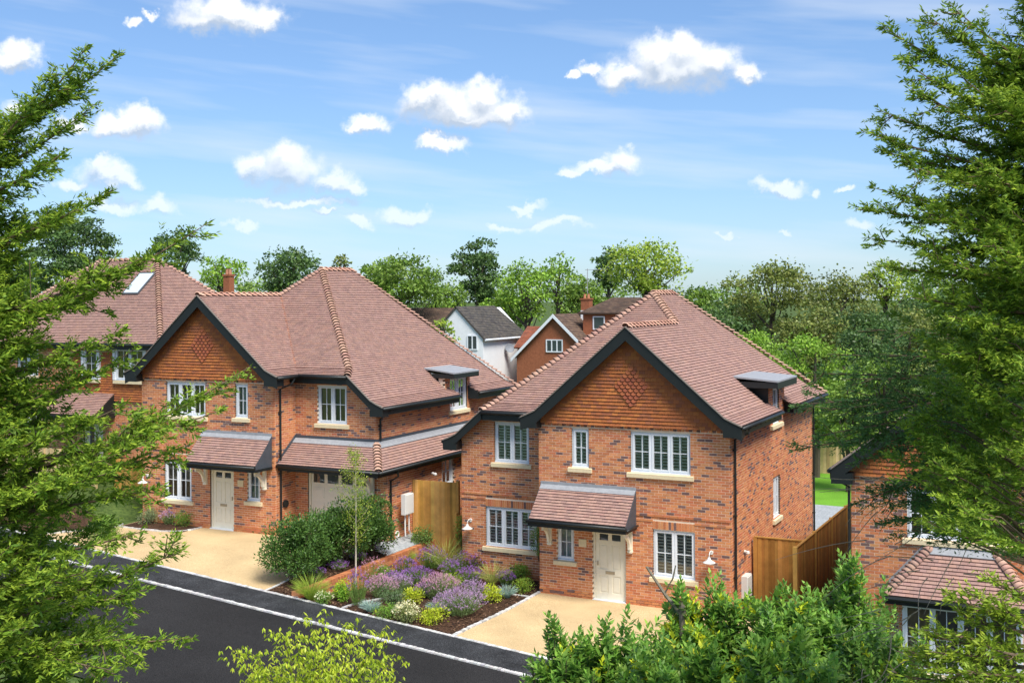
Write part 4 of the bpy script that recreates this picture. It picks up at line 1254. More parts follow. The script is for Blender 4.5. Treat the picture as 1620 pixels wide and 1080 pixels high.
def fence(label, A, B, z0, z1, pal, posts=(0.0, 1.0), bw=0.10, lap=True, z1b=None, post_h=0.06, cap=True, group=None, postpal=None):
    """close-board fence from A to B (x, y); z0/z1 bottom and top in world heights"""
    A = np.array(A, float); B = np.array(B, float); L = np.linalg.norm(B - A); u = (B - A) / L; n = np.array([u[1], -u[0]])
    f = thing('fence', (A[0], A[1], z0), label, 'fence', group)
    z1b = z1 if z1b is None else z1b
    U = np.array([u[0], u[1], 0]); Nn = np.array([n[0], n[1], 0])
    k = int(round(L / bw)); s = L / k
    for i in range(k):
        q = MB(); h = z1 - z0 + (z1b - z1) * (i + .5) / k
        t = .022 if i % 2 else .014
        q.obox(U * (i * s + .002), U * (s + (.012 if lap and i < k - 1 else -.002)), Nn * t, ZV * (h + rnd.uniform(-.006, .006)), jit(pick(pal), .17))
        q.build('board', M_WOOD, f)
    for zr in (.25, .5, .85):
        q = MB(); hh = (z1 - z0) * zr
        q.obox(-Nn * .05 + ZV * hh, U * L, Nn * .045, ZV * .08 + U * 0, jit(pal[0], .05)); q.build('rail', M_WOOD, f)
    if cap:
        q = MB(); q.obox(-Nn * .03 + ZV * (z1 - z0 + .008), U * L, Nn * .07, ZV * .03, jit(pal[2], .05))
        q.v = [(v[0], v[1], v[2] + (z1b - z1) * (np.dot(np.array(v[:2]), u) / L)) for v in q.v]; q.build('capping', M_WOOD, f)
    for p in posts:
        q = MB(); h = z1 - z0 + (z1b - z1) * p + post_h
        q.obox(U * (L * p - .05) - Nn * .055, U * .10, Nn * .11, ZV * h, jit((postpal or pal)[0], .05)); q.build('post', M_WOOD, f)
    return f


fence('wooden board fence joining right side wall of shuttered house', (5.86, 2.12), (7.32, 2.12), -.8, 1.76, WOODS_D, (0.02,), post_h=0)
fence('long wooden board fence with pale end post between the two right houses', (7.40, .46), (7.40, 10.4), -.8, 1.90, WOODS_D, (0.0, .25, .5, .75, 1.0), z1b=1.70, postpal=[(.58, .33, .08)])
fence('golden board fence beside the white meter box', (-5.72, 2.2), (-3.98, 2.2), .1, 2.66, WOODS, (1.0,), cap=False)
fence('darker slatted fence panel behind golden board fence', (-3.95, 3.2), (-3.5, 7.4), .5, 2.78, WOODS_D, (), cap=False)
fence('short golden fence panel against left wall of shuttered house', (-3.95, 2.0), (-3.30, 2.0), -.1, 1.65, WOODS, (0.0,), cap=False)
fence('pale board fence on the far side of the rear lawn', (-8, 26.0), (16, 26.0), -.2, 1.75, WOODS_P, (.1, .2, .3, .4, .5, .6, .7, .8, .9), bw=.15, cap=False)
fence('wooden fence between left house and garage house', (-18.4, 1.4), (-15.25, 1.4), .9, 2.75, WOODS, (0, .5, 1.0), cap=False)
fence('pale new fence behind left conifer', (-24, .6), (-18.6, .6), 1.4, 3.1, WOODS_P, (0, .5, 1.0), bw=.14, cap=False)

# ------------------------------------------------------------------ small fittings
wall_lamp((-2.93, 1.15, 1.72), (0, -1, 0), 'white swan neck wall lamp left of the ground floor shuttered window')
wall_lamp((5.22, 0, 1.70), (0, -1, 0), 'white swan neck wall lamp above the laurel hedge')
wall_lamp((-14.85, -.56, 2.62), (0, -1, 0), 'white swan neck wall lamp left of the garage house window')
sl = thing('security_light', (W, 1.35, 1.5), 'small white security light on the right side wall', 'light')
q = MB(); q.tube([(0, 0, 0), (.05, 0, 0)], .04, 10); q.build('base', M_METAL, sl)
q = MB(); q.lathe((.10, 0, -.02), [(.02, .05), (.05, .03), (.055, -.02), (.04, -.05)], 12); q.build('head', M_METAL, sl)
sl = thing('security_light', (-5.49, 3.1, 2.75), 'small white light on the garage side wall above golden fence', 'light')
q = MB(); q.tube([(0, 0, 0), (.06, 0, 0)], .04, 10); q.build('base', M_METAL, sl)
q = MB(); q.lathe((.12, 0, -.02), [(.02, .05), (.05, .03), (.055, -.02), (.04, -.05)], 12); q.build('head', M_METAL, sl)
mb_ = thing('meter_box', (-5.485, 1.10, 1.68), 'white wall-mounted meter box with two pipes on the garage side wall', 'meter box')
q = MB(); q.box(.0, .16, 0, .50, 0, .66); q.box(.16, .185, .02, .48, .02, .64); q.build('case', M_METAL, mb_)
for dy in (.12, .36):
    q = MB(); q.tube([(.07, dy, 0), (.07, dy, -.55), (.07, dy + (.02 if dy < .2 else .12), -.72)], .026, 8); q.build('pipe', M_METAL, mb_)
hr = thing('hose_coil', (-5.40, .72, 1.02), 'white coiled hose at the foot of the garage downpipe', 'hose')
q = MB()
for r_ in (.10, .075): q.tube([(0, r_ * math.cos(a), .11 + r_ * math.sin(a)) for a in np.linspace(0, 2 * math.pi, 17)], .018, 6)
q.build('coil', M_METAL, hr)
mt = thing('meter_box', (W + .002, 1.0, .25), 'white meter box low on the right side wall', 'meter box')
q = MB(); q.box(0, .16, 0, .5, 0, .62); q.box(.16, .18, .03, .47, .03, .59); q.build('case', M_METAL, mt)

# ------------------------------------------------------------------ the neighbouring new houses
def simple_roof(house, planes, pal=TILES, tw=.165, gauge=.1, name='roof'):
    dk = MB()
    for poly in planes:
        P, u_, v_, n_ = plane_axes(poly); dk.add([p - n_ * .03 for p in P], [tuple(range(len(P)))])
    r = dk.build(name, M_DECK, house)
    tb = MB()
    for poly in planes: tile_plane(poly, tb, pal, gauge, tw)
    tb.build('roof_tiles', M_TILE, r, kind='stuff')
    return r


def right_house():
    h = thing('detached_house', (9.13, -1.0, -.83), 'brick and tile-hung house mostly hidden behind right conifer', 'house')
    X = np.array([1., 0, 0]); Y = np.array([0, 1., 0]); w = 5.9; gx, gz_ = w / 2, 7.9
    op = [(1.33, 3.70, 3.60, 4.78), (1.45, 3.75, -.5, 2.2), (4.4, 5.2, -.5, 2.1)]
    mo = MB(); backing(mo, (0, 0, 0), X, -Y, .012, w - .012, -.9, 5.06, op); wl = mo.build('brick_wall', M_MORTAR, h)
    jb = MB(); brick_face(jb, (0, 0, 0), X, -Y, 0, w, -.9, 5.0, op); jb.build('brickwork', M_BRICK, wl, kind='stuff')
    mo = MB(); backing(mo, (0, 0, 0), Y, -X, .03, 9.5, -.9, 5.2); wl = mo.build('brick_wall', M_MORTAR, h)
    jb = MB(); brick_face(jb, (0, 0, 0), Y, -X, .1015, 9.5, -.9, 5.2); jb.build('brickwork', M_BRICK, wl, kind='stuff')
    mo = MB(); backing(mo, (w, 0, 0), Y, X, .03, 9.5, -.9, 5.2); mo.box(0.05, w - .05, 9.2, 9.45, -.9, 5.2); mo.build('brick_wall', M_MORTAR, h)
    q = MB(); q.prism([(0, -.03, 5.05), (w, -.03, 5.05), (w, -.03, 5.26), (gx, -.03, gz_ - .08), (0, -.03, 5.26)], (0, .3, 0), (.2, .08, .04)); gw = q.build('gable_wall', M_TILE, h)
    hb = MB(); tile_plane([(-.03, -.035, 5.045), (w + .03, -.035, 5.045), (w + .03, -.035, 5.26), (gx, -.035, gz_ - .1), (-.03, -.035, 5.26)], hb, HUNG, hung=True); hb.build('hung_tiles', M_TILE, gw, kind='stuff')
    window(h, 1, (1.33, 0, 3.60), X, -Y, 2.37, 1.18, 4, 'plain'); panel_door(h, 1, (4.4, 0, 0), X, -Y, .8, 2.1)
    r = simple_roof(h, [[(w + .4, -.35, EZ), (w + .4, 9.8, EZ), (gx, 9.8, gz_), (gx, -.35, gz_)], [(-.4, 9.8, EZ), (-.4, -.35, EZ), (gx, -.35, gz_), (gx, 9.8, gz_)]])
    cap_line('ridge_tile', (gx, -.37, gz_ + .045), (gx, 9.8, gz_ + .045), (0, 0, 1), r, 'ridge', 1, .3)
    barge(h, 1, [(-.42, EZ - .01), (gx, gz_ - .02)], -.37, .36); barge(h, 1, [(gx, gz_ - .02), (w + .42, EZ - .01)], -.37, .36)
    q = MB(); q.box(-.40, .10, -.33, -.04, 4.86, EZ - .08); q.box(-.40, .06, -.369, -.331, 4.86, EZ - .1); q.box(-.43, -.39, -.32, 9.7, 4.92, EZ - .02); q.build('fascia', M_BLACK, h)
    q = MB(); gutter(q, (-.47, -.36, EZ - .05), (-.47, 9.7, EZ - .05)); q.build('gutter', M_BLACK, h)
    downpipe(h, 1, [(-.47, -.1, EZ - .1), (-.47, -.1, 4.95), (-.05, .0, 4.75), (-.05, -.05, -.9)])
    # bay under a hipped canopy
    cx0, cx1, tx0, tx1, cy, cz0, cz1 = .92, 4.25, 1.85, 3.35, -.95, 2.36, 3.36
    Fp = [(cx0, cy, cz0), (cx1, cy, cz0), (tx1, -.02, cz1), (tx0, -.02, cz1)]
    Lp = [(cx0, -.02, cz0), (cx0, cy, cz0), (tx0, -.02, cz1)]
    Rp = [(cx1, cy, cz0), (cx1, -.02, cz0), (tx1, -.02, cz1)]
    c = simple_roof(h, [Fp, Lp, Rp], name='canopy')
    cap_line('bonnet_tile', (cx0, cy, cz0 + .045), (tx0, -.02, cz1 + .045), (-.5, -.6, 1), c, 'bonnet', 1, .13)
    cap_line('bonnet_tile', (cx1, cy, cz0 + .045), (tx1, -.02, cz1 + .045), (.5, -.6, 1), c, 'bonnet', 1, .13)
    q = MB(); q.prism([(tx0 - .1, -.16, cz1 - .1), (tx1 + .1, -.16, cz1 - .1), (tx1, -.015, cz1 + .07), (tx0, -.015, cz1 + .07)], (0, -.01, .02)); q.box(tx0 - .1, tx1 + .1, -.03, .005, cz1 + .08, cz1 + .2)
    q.prism([(cx0 - .02, -.03, cz0 + .05), (tx0 - .05, -.03, cz1 + .08), (tx0 - .05, -.03, cz1 + .2), (cx0 - .02, -.03, cz0 + .17)], (0, .03, 0)); q.build('lead_flashing', M_LEAD, c)
    q = MB(); q.box(cx0 + .02, cx1 - .02, cy + .01, cy + .035, cz0 - .2, cz0 - .01); q.box(cx0 + .02, cx0 + .04, cy + .036, -.01, cz0 - .2, cz0 - .01); q.build('fascia', M_BLACK, c)
    q = MB(); gutter(q, (cx0 - .03, cy - .05, cz0 - .05), (cx1 + .03, cy - .05, cz0 - .05)); q.build('gutter', M_BLACK, c)
    window(h, 1, (1.30, -.62, .55), X, -Y, 2.6, 1.6, 4, 'plain', rec=0.0)
    q = MB(); q.box(1.30, 3.90, -.60, -.05, -.8, .54); q.build('bay_base', M_MORTAR, h)
    q = MB(); q.box(1.28, 1.40, -.60, -.02, .56, 2.16); q.box(3.80, 3.92, -.60, -.02, .56, 2.16); q.build('bay_post', M_WHITE, h)
    return h


def left_house():
    h = thing('detached_house', (-18.9, 4.3, 1.9), 'hip-roofed house with rooflights behind left conifer', 'house')
    X = np.array([1., 0, 0]); Y = np.array([0, 1., 0])
    Wd, Dd, ez = 11.0, 7.5, 5.05
    op = [(-4.15, -3.35, 3.55, 4.85), (-2.35, -.75, 3.55, 4.85), (-4.3, -3.2, 0, 2.05), (-8.5, -6.8, .9, 2.1), (-8.3, -7.0, 3.6, 4.8)]
    mo = MB(); backing(mo, (0, 0, 0), X, -Y, -Wd + .012, -.012, -.9, 5.0, op); wl = mo.build('brick_wall', M_MORTAR, h)
    jb = MB(); brick_face(jb, (0, 0, 0), X, -Y, -Wd, 0, -.9, 2.66, op); brick_face(jb, (0, 0, 0), X, -Y, -Wd, -4.9, 2.70, 5.0, op); jb.build('brickwork', M_BRICK, wl, kind='stuff')
    hb = MB()
    blocked = lambda c, k, uc: any(o[0] - .05 < c[0] < o[1] + .05 and o[2] - .1 < c[2] < o[3] for o in op)
    tile_plane([(-4.9, -.03, 2.68), (.02, -.03, 2.68), (.02, -.03, 5.0), (-4.9, -.03, 5.0)], hb, HUNG, skip=blocked, hung=True); hb.build('hung_tiles', M_TILE, wl, kind='stuff')
    mo = MB(); backing(mo, (0, 0, 0), Y, X, .03, Dd, -.9, 5.0); mo.box(-Wd, -.03, Dd - .3, Dd - .05, -.9, 5.0); mo.box(-Wd, -Wd + .25, .05, Dd - .32, -.9, 5.0); wl = mo.build('brick_wall', M_MORTAR, h)
    for (a, b, c, d) in op[:2] + op[3:]:
        window(h, 1, (a, -.10 if b > -4.9 else 0, c), X, -Y, b - a, d - c, 2 if b - a > 1 else 1, 'plain', rec=0.0 if b > -4.9 else .055)
    for (a, b, c, d) in op[:2]:
        q = MB(); q.box(a - .12, a, -.16, .0, c, d + .06); q.box(b, b + .12, -.16, .0, c, d + .06); q.box(a - .12, b + .12, -.16, 0, d + .061, d + .13); q.build('window_surround', M_WHITE, h)
    panel_door(h, 1, (-4.3, 0, 0), X, -Y, 1.1, 2.05)
    e = .4; run = Dd / 2 + e; rz = ez + run * PT
    x0, x1, y0, y1 = -Wd - e, e, -e, Dd + e
    ym = Dd / 2
    planes = [[(x0, y0, ez), (x1, y0, ez), (x1 - run, ym, rz), (x0 + run, ym, rz)], [(x1, y0, ez), (x1, y1, ez), (x1 - run, ym, rz)], [(x1, y1, ez), (x0, y1, ez), (x0 + run, ym, rz), (x1 - run, ym, rz)], [(x0, y1, ez), (x0, y0, ez), (x0 + run, ym, rz)]]
    r = simple_roof(h, planes)
    lf = .03
    for (cx, cy, ax, nn) in ((x1, y0, x1 - run, (.6, -.6, 1)), (x1, y1, x1 - run, (.6, .6, 1)), (x0, y0, x0 + run, (-.6, -.6, 1)), (x0, y1, x0 + run, (-.6, .6, 1))):
        cap_line('bonnet_tile', (cx, cy, ez + lf), (ax, ym, rz + lf), nn, r, 'bonnet', 1, .19)
    cap_line('ridge_tile', (x0 + run, ym, rz + lf), (x1 - run, ym, rz + lf), (0, 0, 1), r, 'ridge', 1, .32)
    q = MB(); q.box(x0 + .02, x1 - .02, y0 + .02, y0 + .06, ez - .24, ez - .02); q.box(x0 + .05, x1 - .05, y0 + .061, 0, ez - .24, ez - .2); q.box(x1 - .06, x1 - .02, y0 + .061, y1, ez - .24, ez - .02); q.build('fascia', M_BLACK, h)
    q = MB(); gutter(q, (x0, y0 - .04, ez - .05), (x1, y0 - .04, ez - .05)); q.build('gutter', M_BLACK, h)
    # rooflights on the front slope
    sv = np.array([0, 1., PT]) / math.hypot(1, PT); nv = np.array([0, -PT, 1.]) / math.hypot(1, PT)
    for xx in (-4.0, -6.6):
        o = np.array([xx, y0 + 2.3, ez + 2.3 * PT])
        q = MB(); q.obox(o, X * .95, sv * 1.45, nv * .09); rl = q.build('rooflight', mat('rooflight_frame', .5, .05, col=(.08, .085, .09)), r)
        q = MB(); q.obox(o + X * .07 + sv * .08 + nv * .091, X * .81, sv * 1.29, nv * .006); q.build('pane', mat('rooflight_glass', .08, 0, col=(.55, .62, .68), spec=.8), rl)
    # canopy over the entrance
    Fp = [(-5.6, -1.15, 2.15), (-2.5, -1.15, 2.15), (-2.5, -.02, 2.98), (-5.6, -.02, 2.98)]
    c = simple_roof(h, [Fp], name='canopy')
    q = MB(); q.box(-5.6, -2.5, -1.19, -1.16, 1.93, 2.14); q.prism([(-2.52, -1.15, 1.98), (-2.52, -.02, 1.98), (-2.52, -.02, 2.94), (-2.52, -1.15, 2.11)], (.03, 0, 0)); q.build('fascia', M_BLACK, c)
    for xx in (-5.4, -2.7):
        q = MB(); q.box(xx - .06, xx + .06, -1.1, -.98, -.9, 1.93); q.build('post', M_BLACK, c)
    return h


H3 = right_house()
H0 = left_house()


# ------------------------------------------------------------------ older houses beyond the gardens
def far_window(parent, O, u, n, w, h, lights=3):
    O = np.asarray(O, float); u = np.asarray(u, float); n = np.asarray(n, float)
    q = MB()
    q.obox(O, u * w, n * .06, ZV * .09); q.obox(O + ZV * (h - .09), u * w, n * .06, ZV * .09)
    for i in range(lights + 1):
        q.obox(O + u * (i * (w - .09) / lights) + ZV * .09, u * .09, n * .06, ZV * (h - .18))
    f = q.build('window', M_WHITE, parent)
    for i in range(lights):
        g = MB(); a = i * (w - .09) / lights + .09; b = (i + 1) * (w - .09) / lights
        g.quad(O + u * a + n * .02 + ZV * .09, O + u * b + n * .02 + ZV * .09, O + u * b + n * .02 + ZV * (h - .09), O + u * a + n * .02 + ZV * (h - .09)); g.build('pane', mat('far_glass', .1, .3, 1.5, col=(.05, .07, .07), spec=.6), f)
    return f


def far_roof(house, planes, pal, name='roof', thick=.12):
    """old roofs: slabs whose tile courses are stepped strips"""
    q = MB()
    for poly in planes:
        P, u, v, n = plane_axes(poly)
        q.prism([p - n * thick for p in P], n * (thick - .01), pal[0])
    r = q.build(name, mat('old_tiles', .95, .25, 1.2, .3, 30, fine=.2), house)
    tb = MB()
    for poly in planes: tile_plane(poly, tb, pal, .2, .34)
    tb.build('roof_tiles', mat('old_tiles'), r, kind='stuff')
    return r


XV = np.array([1., 0, 0]); YV = np.array([0, 1., 0])
GREY_T = [(.075, .068, .062), (.09, .08, .07), (.065, .06, .058), (.10, .088, .075)]
BROWN_T = [(.13, .085, .06), (.11, .072, .055), (.15, .10, .07), (.095, .066, .05)]
RED_T = [(.30, .10, .055), (.26, .09, .05), (.22, .085, .055)]
M_RENDER = mat('white_render', .85, .06, 1.5, .1, 20, col=(.78, .79, .80))
M_OLDBRICK = mat('old_brick', .9, .22, 6, .3, 25, col=(.30, .105, .05), fine=.25)

# white rendered house
p = atw(764, 535, 95)
hw, dep = 2.55, 8.2
wh = thing('rendered_house', (p[0], p[1], 0), 'white rendered house with dark grey roof between the two new roofs', 'house')
ez_, rz_ = p[2], 7.95
q = MB(); q.prism([(-2 * hw, 0, -.5), (0, 0, -.5), (0, 0, ez_), (-hw, 0, rz_ - .15), (-2 * hw, 0, ez_)], (0, dep, 0)); wl = q.build('wall', M_RENDER, wh)
r = far_roof(wh, [[(.25, -.12, ez_ - .1), (.25, dep + .2, ez_ - .1), (-hw, dep - 1.2, rz_), (-hw, -.12, rz_)], [(-2 * hw - .25, dep + .2, ez_ - .1), (-2 * hw - .25, -.12, ez_ - .1), (-hw, -.12, rz_), (-hw, dep - 1.2, rz_)], [(.25, dep + .2, ez_ - .1), (-2 * hw - .25, dep + .2, ez_ - .1), (-hw, dep - 1.2, rz_)]], GREY_T)
q = MB(); q.tube([(.30, -.1, ez_ - .15), (.30, dep + .2, ez_ - .15)], .09, 8); q.build('gutter', M_WHITE, wh)
far_window(wh, (-1.5, -.02, ez_ - 1.0), XV, -YV, 1.0, 1.25, 2)
d = thing('satellite_dish', (p[0] + .35, p[1] + 4.2, ez_ - 1.05), 'grey satellite dish on the white rendered house', 'satellite dish')
q = MB(); q.tube([(-.35, 0, -.25), (-.05, 0, -.15), (0, 0, 0)], .03, 6, (.2, .2, .2)); q.build('arm', M_PLAIN, d)
q = MB(); q.lathe((0, 0, 0), [(.0, -.10), (.25, -.05), (.42, .03), (.42, .05), (.25, -.02), (0, -.07)], 18, (.22, .24, .27)); o_ = q.build('dish', M_PLAIN, d); o_.rotation_euler = (R(70), 0, R(50)); o_.location = (.1, -.1, .05)

# brick house with white barge boards, chimney and hipped upper bay
p = atw(877, 497, 92)
bh = thing('brick_house', (p[0], p[1], 0), 'older brick house with white barge boards behind the shuttered house', 'house')
az_ = p[2]; lz, rz2, lw_, rw_ = az_ - 3.3, az_ - 2.2, 3.45, 2.3
q = MB(); q.prism([(-lw_, 0, -.5), (rw_ + 4, 0, -.5), (rw_ + 4, 0, rz2), (rw_, 0, rz2), (0, 0, az_ - .1), (-lw_, 0, lz)], (0, 8, 0)); q.build('wall', M_OLDBRICK, bh)
r = far_roof(bh, [[(rw_ + .3, -.3, rz2 - .25), (rw_ + .3, 8, rz2 - .25), (0, 8, az_), (0, -.3, az_)], [(-lw_ - .3, 8, lz - .25), (-lw_ - .3, -.3, lz - .25), (0, -.3, az_), (0, 8, az_)]], BROWN_T)
for (xa, za, xb, zb_) in ((-lw_ - .4, lz - .36, 0, az_), (0, az_, rw_ + .4, rz2 - .36)):
    q = MB(); q.prism([(xa, -.36, za - .28), (xb, -.36, zb_ - .28), (xb, -.36, zb_ + .02), (xa, -.36, za + .02)], (0, .05, 0)); q.build('barge_board', M_WHITE, bh)
far_window(bh, (-.75, -.02, az_ - 3.1), XV, -YV, 1.5, 1.05, 3)
q = MB(); q.box(1.6, 7.2, 2.2, 7.5, 2, az_ + .05); ub = q.build('upper_bay', M_OLDBRICK, bh)
hz_ = az_ + .05
far_roof(bh, [[(1.3, 1.9, hz_), (7.5, 1.9, hz_), (5.6, 4.8, hz_ + 1.25), (3.2, 4.8, hz_ + 1.25)], [(1.3, 7.8, hz_), (1.3, 1.9, hz_), (3.2, 4.8, hz_ + 1.25)], [(7.5, 1.9, hz_), (7.5, 7.8, hz_), (5.6, 4.8, hz_ + 1.25)], [(7.5, 7.8, hz_), (1.3, 7.8, hz_), (3.2, 4.8, hz_ + 1.25), (5.6, 4.8, hz_ + 1.25)]], BROWN_T)
far_window(bh, (2.5, 2.18, hz_ - 1.35), XV, -YV, 1.05, 1.1, 1)
q = MB(); q.box(.45, 1.25, 4.4, 5.2, az_ - 1.2, az_ + .25); ch = q.build('chimney_base', M_RENDER, bh)
q = MB(); q.box(.47, 1.23, 4.42, 5.18, az_ + .251, az_ + 1.15); q.box(.41, 1.29, 4.36, 5.24, az_ + 1.151, az_ + 1.28); q.build('chimney', M_OLDBRICK, bh)
for dx in (.68, 1.02):
    q = MB(); q.lathe((dx, 4.8, az_ + 1.28), [(.13, 0), (.10, .35), (.12, .38), (.07, .38)], 10, (.45, .2, .1)); q.build('chimney_pot', M_PLAIN, bh)
an = thing('aerial', (p[0] + .85, p[1] + 5.0, az_ + 1.2), 'thin television aerial on the brick house chimney', 'aerial')
q = MB(); q.tube([(0, 0, 0), (0, 0, 2.6)], .03, 5, (.3, .3, .3)); q.build('mast', M_PLAIN, an)
q = MB(); q.tube([(-.2, 0, 2.5), (1.6, .4, 2.5)], .022, 5, (.3, .3, .3))
for k in range(6): q.tube([(k * .3 - .1, -.22, 2.5), (k * .3 - .1, .34, 2.5)], .012, 4, (.3, .3, .3))
q.build('boom', M_PLAIN, an)


def far_house(px0, px1, py_ridge, w, label, roof_pal, wall_mat, ridge_z=None, depth=8, chimney=None, eave_drop=2.6):
    """a plain gabled house whose ridge runs across the view, placed by the ends of its ridge"""
    a = atw(px0, py_ridge, w); b = a.copy(); L = (px1 - px0) * w / F_PX / .9
    rz = a[2]; ez = rz - eave_drop
    h = thing('distant_house', (a[0], a[1], 0), label, 'house')
    q = MB(); q.prism([(0, -depth / 2, -1), (0, depth / 2, -1), (0, depth / 2, ez), (0, 0, rz - .12), (0, -depth / 2, ez)], (L, 0, 0)); q.build('wall', wall_mat, h)
    far_roof(h, [[(-.2, -depth / 2 - .3, ez - .15), (L + .2, -depth / 2 - .3, ez - .15), (L + .2, 0, rz), (-.2, 0, rz)], [(L + .2, depth / 2 + .3, ez - .15), (-.2, depth / 2 + .3, ez - .15), (-.2, 0, rz), (L + .2, 0, rz)]], roof_pal)
    for k in range(int(L / 3)): far_window(h, (1 + k * 3, -depth / 2 - .02, ez - 1.6), XV, -YV, 1.5, 1.1, 2)
    if chimney:
        cx, chh = chimney
        q = MB(); q.box(cx, cx + .55, -.28, .28, rz - .8, rz + chh); q.box(cx - .05, cx + .60, -.33, .33, rz + chh + .001, rz + chh + .15); c = q.build('chimney', M_OLDBRICK, h)
        for dx in (.14, .41):
            q = MB(); q.lathe((cx + dx, 0, rz + chh + .15), [(.13, 0), (.10, .35), (.12, .4), (.07, .4)], 10, (.42, .2, .12)); q.build('chimney_pot', M_PLAIN, c)
    return h


far_house(640, 725, 487, 116, 'distant house with long red-brown roof behind the white rendered house', BROWN_T, M_OLDBRICK)
far_house(838, 866, 516, 100, 'low distant house with red tile roof left of the brick gable', RED_T, M_OLDBRICK, depth=5, eave_drop=1.6)
far_house(345, 420, 468, 84, 'distant house whose brick chimney shows between the two left roofs', BROWN_T, M_OLDBRICK, chimney=(.75, 1.45))

# ------------------------------------------------------------------ vegetation
NR = np.random.default_rng(11)


def unit(v):
    return v / (np.linalg.norm(v, axis=-1, keepdims=True) + 1e-9)


def shade_cols(pal, n, var=0.18):
    pal = np.array(pal)
    c = pal[NR.integers(0, len(pal), n)]
    return np.clip(c * (1 + NR.uniform(-var, var, (n, 1))) * (1 + NR.uniform(-.06, .06, (n, 3))) * np.array([1.28, 1.18, .95]), 0, .85)


def leaves(P, D, L, Wd, Nn=None, fold=0.0):
    """pointed leaves as rhombs: base P, direction D, length L, width Wd; returns vertices and quads"""
    n = len(P)
    D = unit(D)
    if Nn is None: Nn = NR.normal(size=(n, 3))
    S = unit(np.cross(D, Nn)); Up = unit(np.cross(S, D))
    L = np.broadcast_to(np.asarray(L, float).reshape(-1, 1), (n, 1)); Wd = np.broadcast_to(np.asarray(Wd, float).reshape(-1, 1), (n, 1))
    mid = P + D * L * .45
    V = np.stack([P, mid + S * Wd / 2 + Up * fold * Wd, P + D * L, mid - S * Wd / 2 + Up * fold * Wd], 1).reshape(-1, 3)
    Q = np.arange(4 * n).reshape(n, 4)
    return V, Q


def foliage(name, parts, material, parent, origin):
    """parts: list of (V, Q, colours)"""
    off = 0; Vs, Qs, Cs = [], [], []
    for V, Q, C_ in parts:
        Vs.append(V); Qs.append(Q + off); Cs.append(C_); off += len(V)
    me = np_mesh(name, np.concatenate(Vs) - np.asarray(origin, float), np.concatenate(Qs), np.concatenate(Cs), material)
    return link(name, me, parent)


def limb(mb, pts, r0, r1, n=6, col=(.1, .07, .05)):
    k = len(pts)
    mb.tube(pts, [r0 + (r1 - r0) * i / (k - 1) for i in range(k)], n, jit(col, .1), cap=False)


GREENS = {
    'dark': [(.062, .125, .040), (.078, .150, .046), (.095, .175, .052), (.068, .135, .052)],
    'mid': [(.125, .225, .038), (.150, .260, .044), (.108, .200, .038), (.170, .285, .052)],
    'bright': [(.165, .310, .040), (.195, .345, .046), (.145, .275, .040), (.225, .375, .058)],
    'yellow': [(.215, .330, .040), (.250, .360, .048), (.185, .300, .044), (.285, .385, .060)],
    'olive': [(.140, .190, .050), (.165, .215, .056), (.118, .168, .046), (.195, .235, .066)],
}


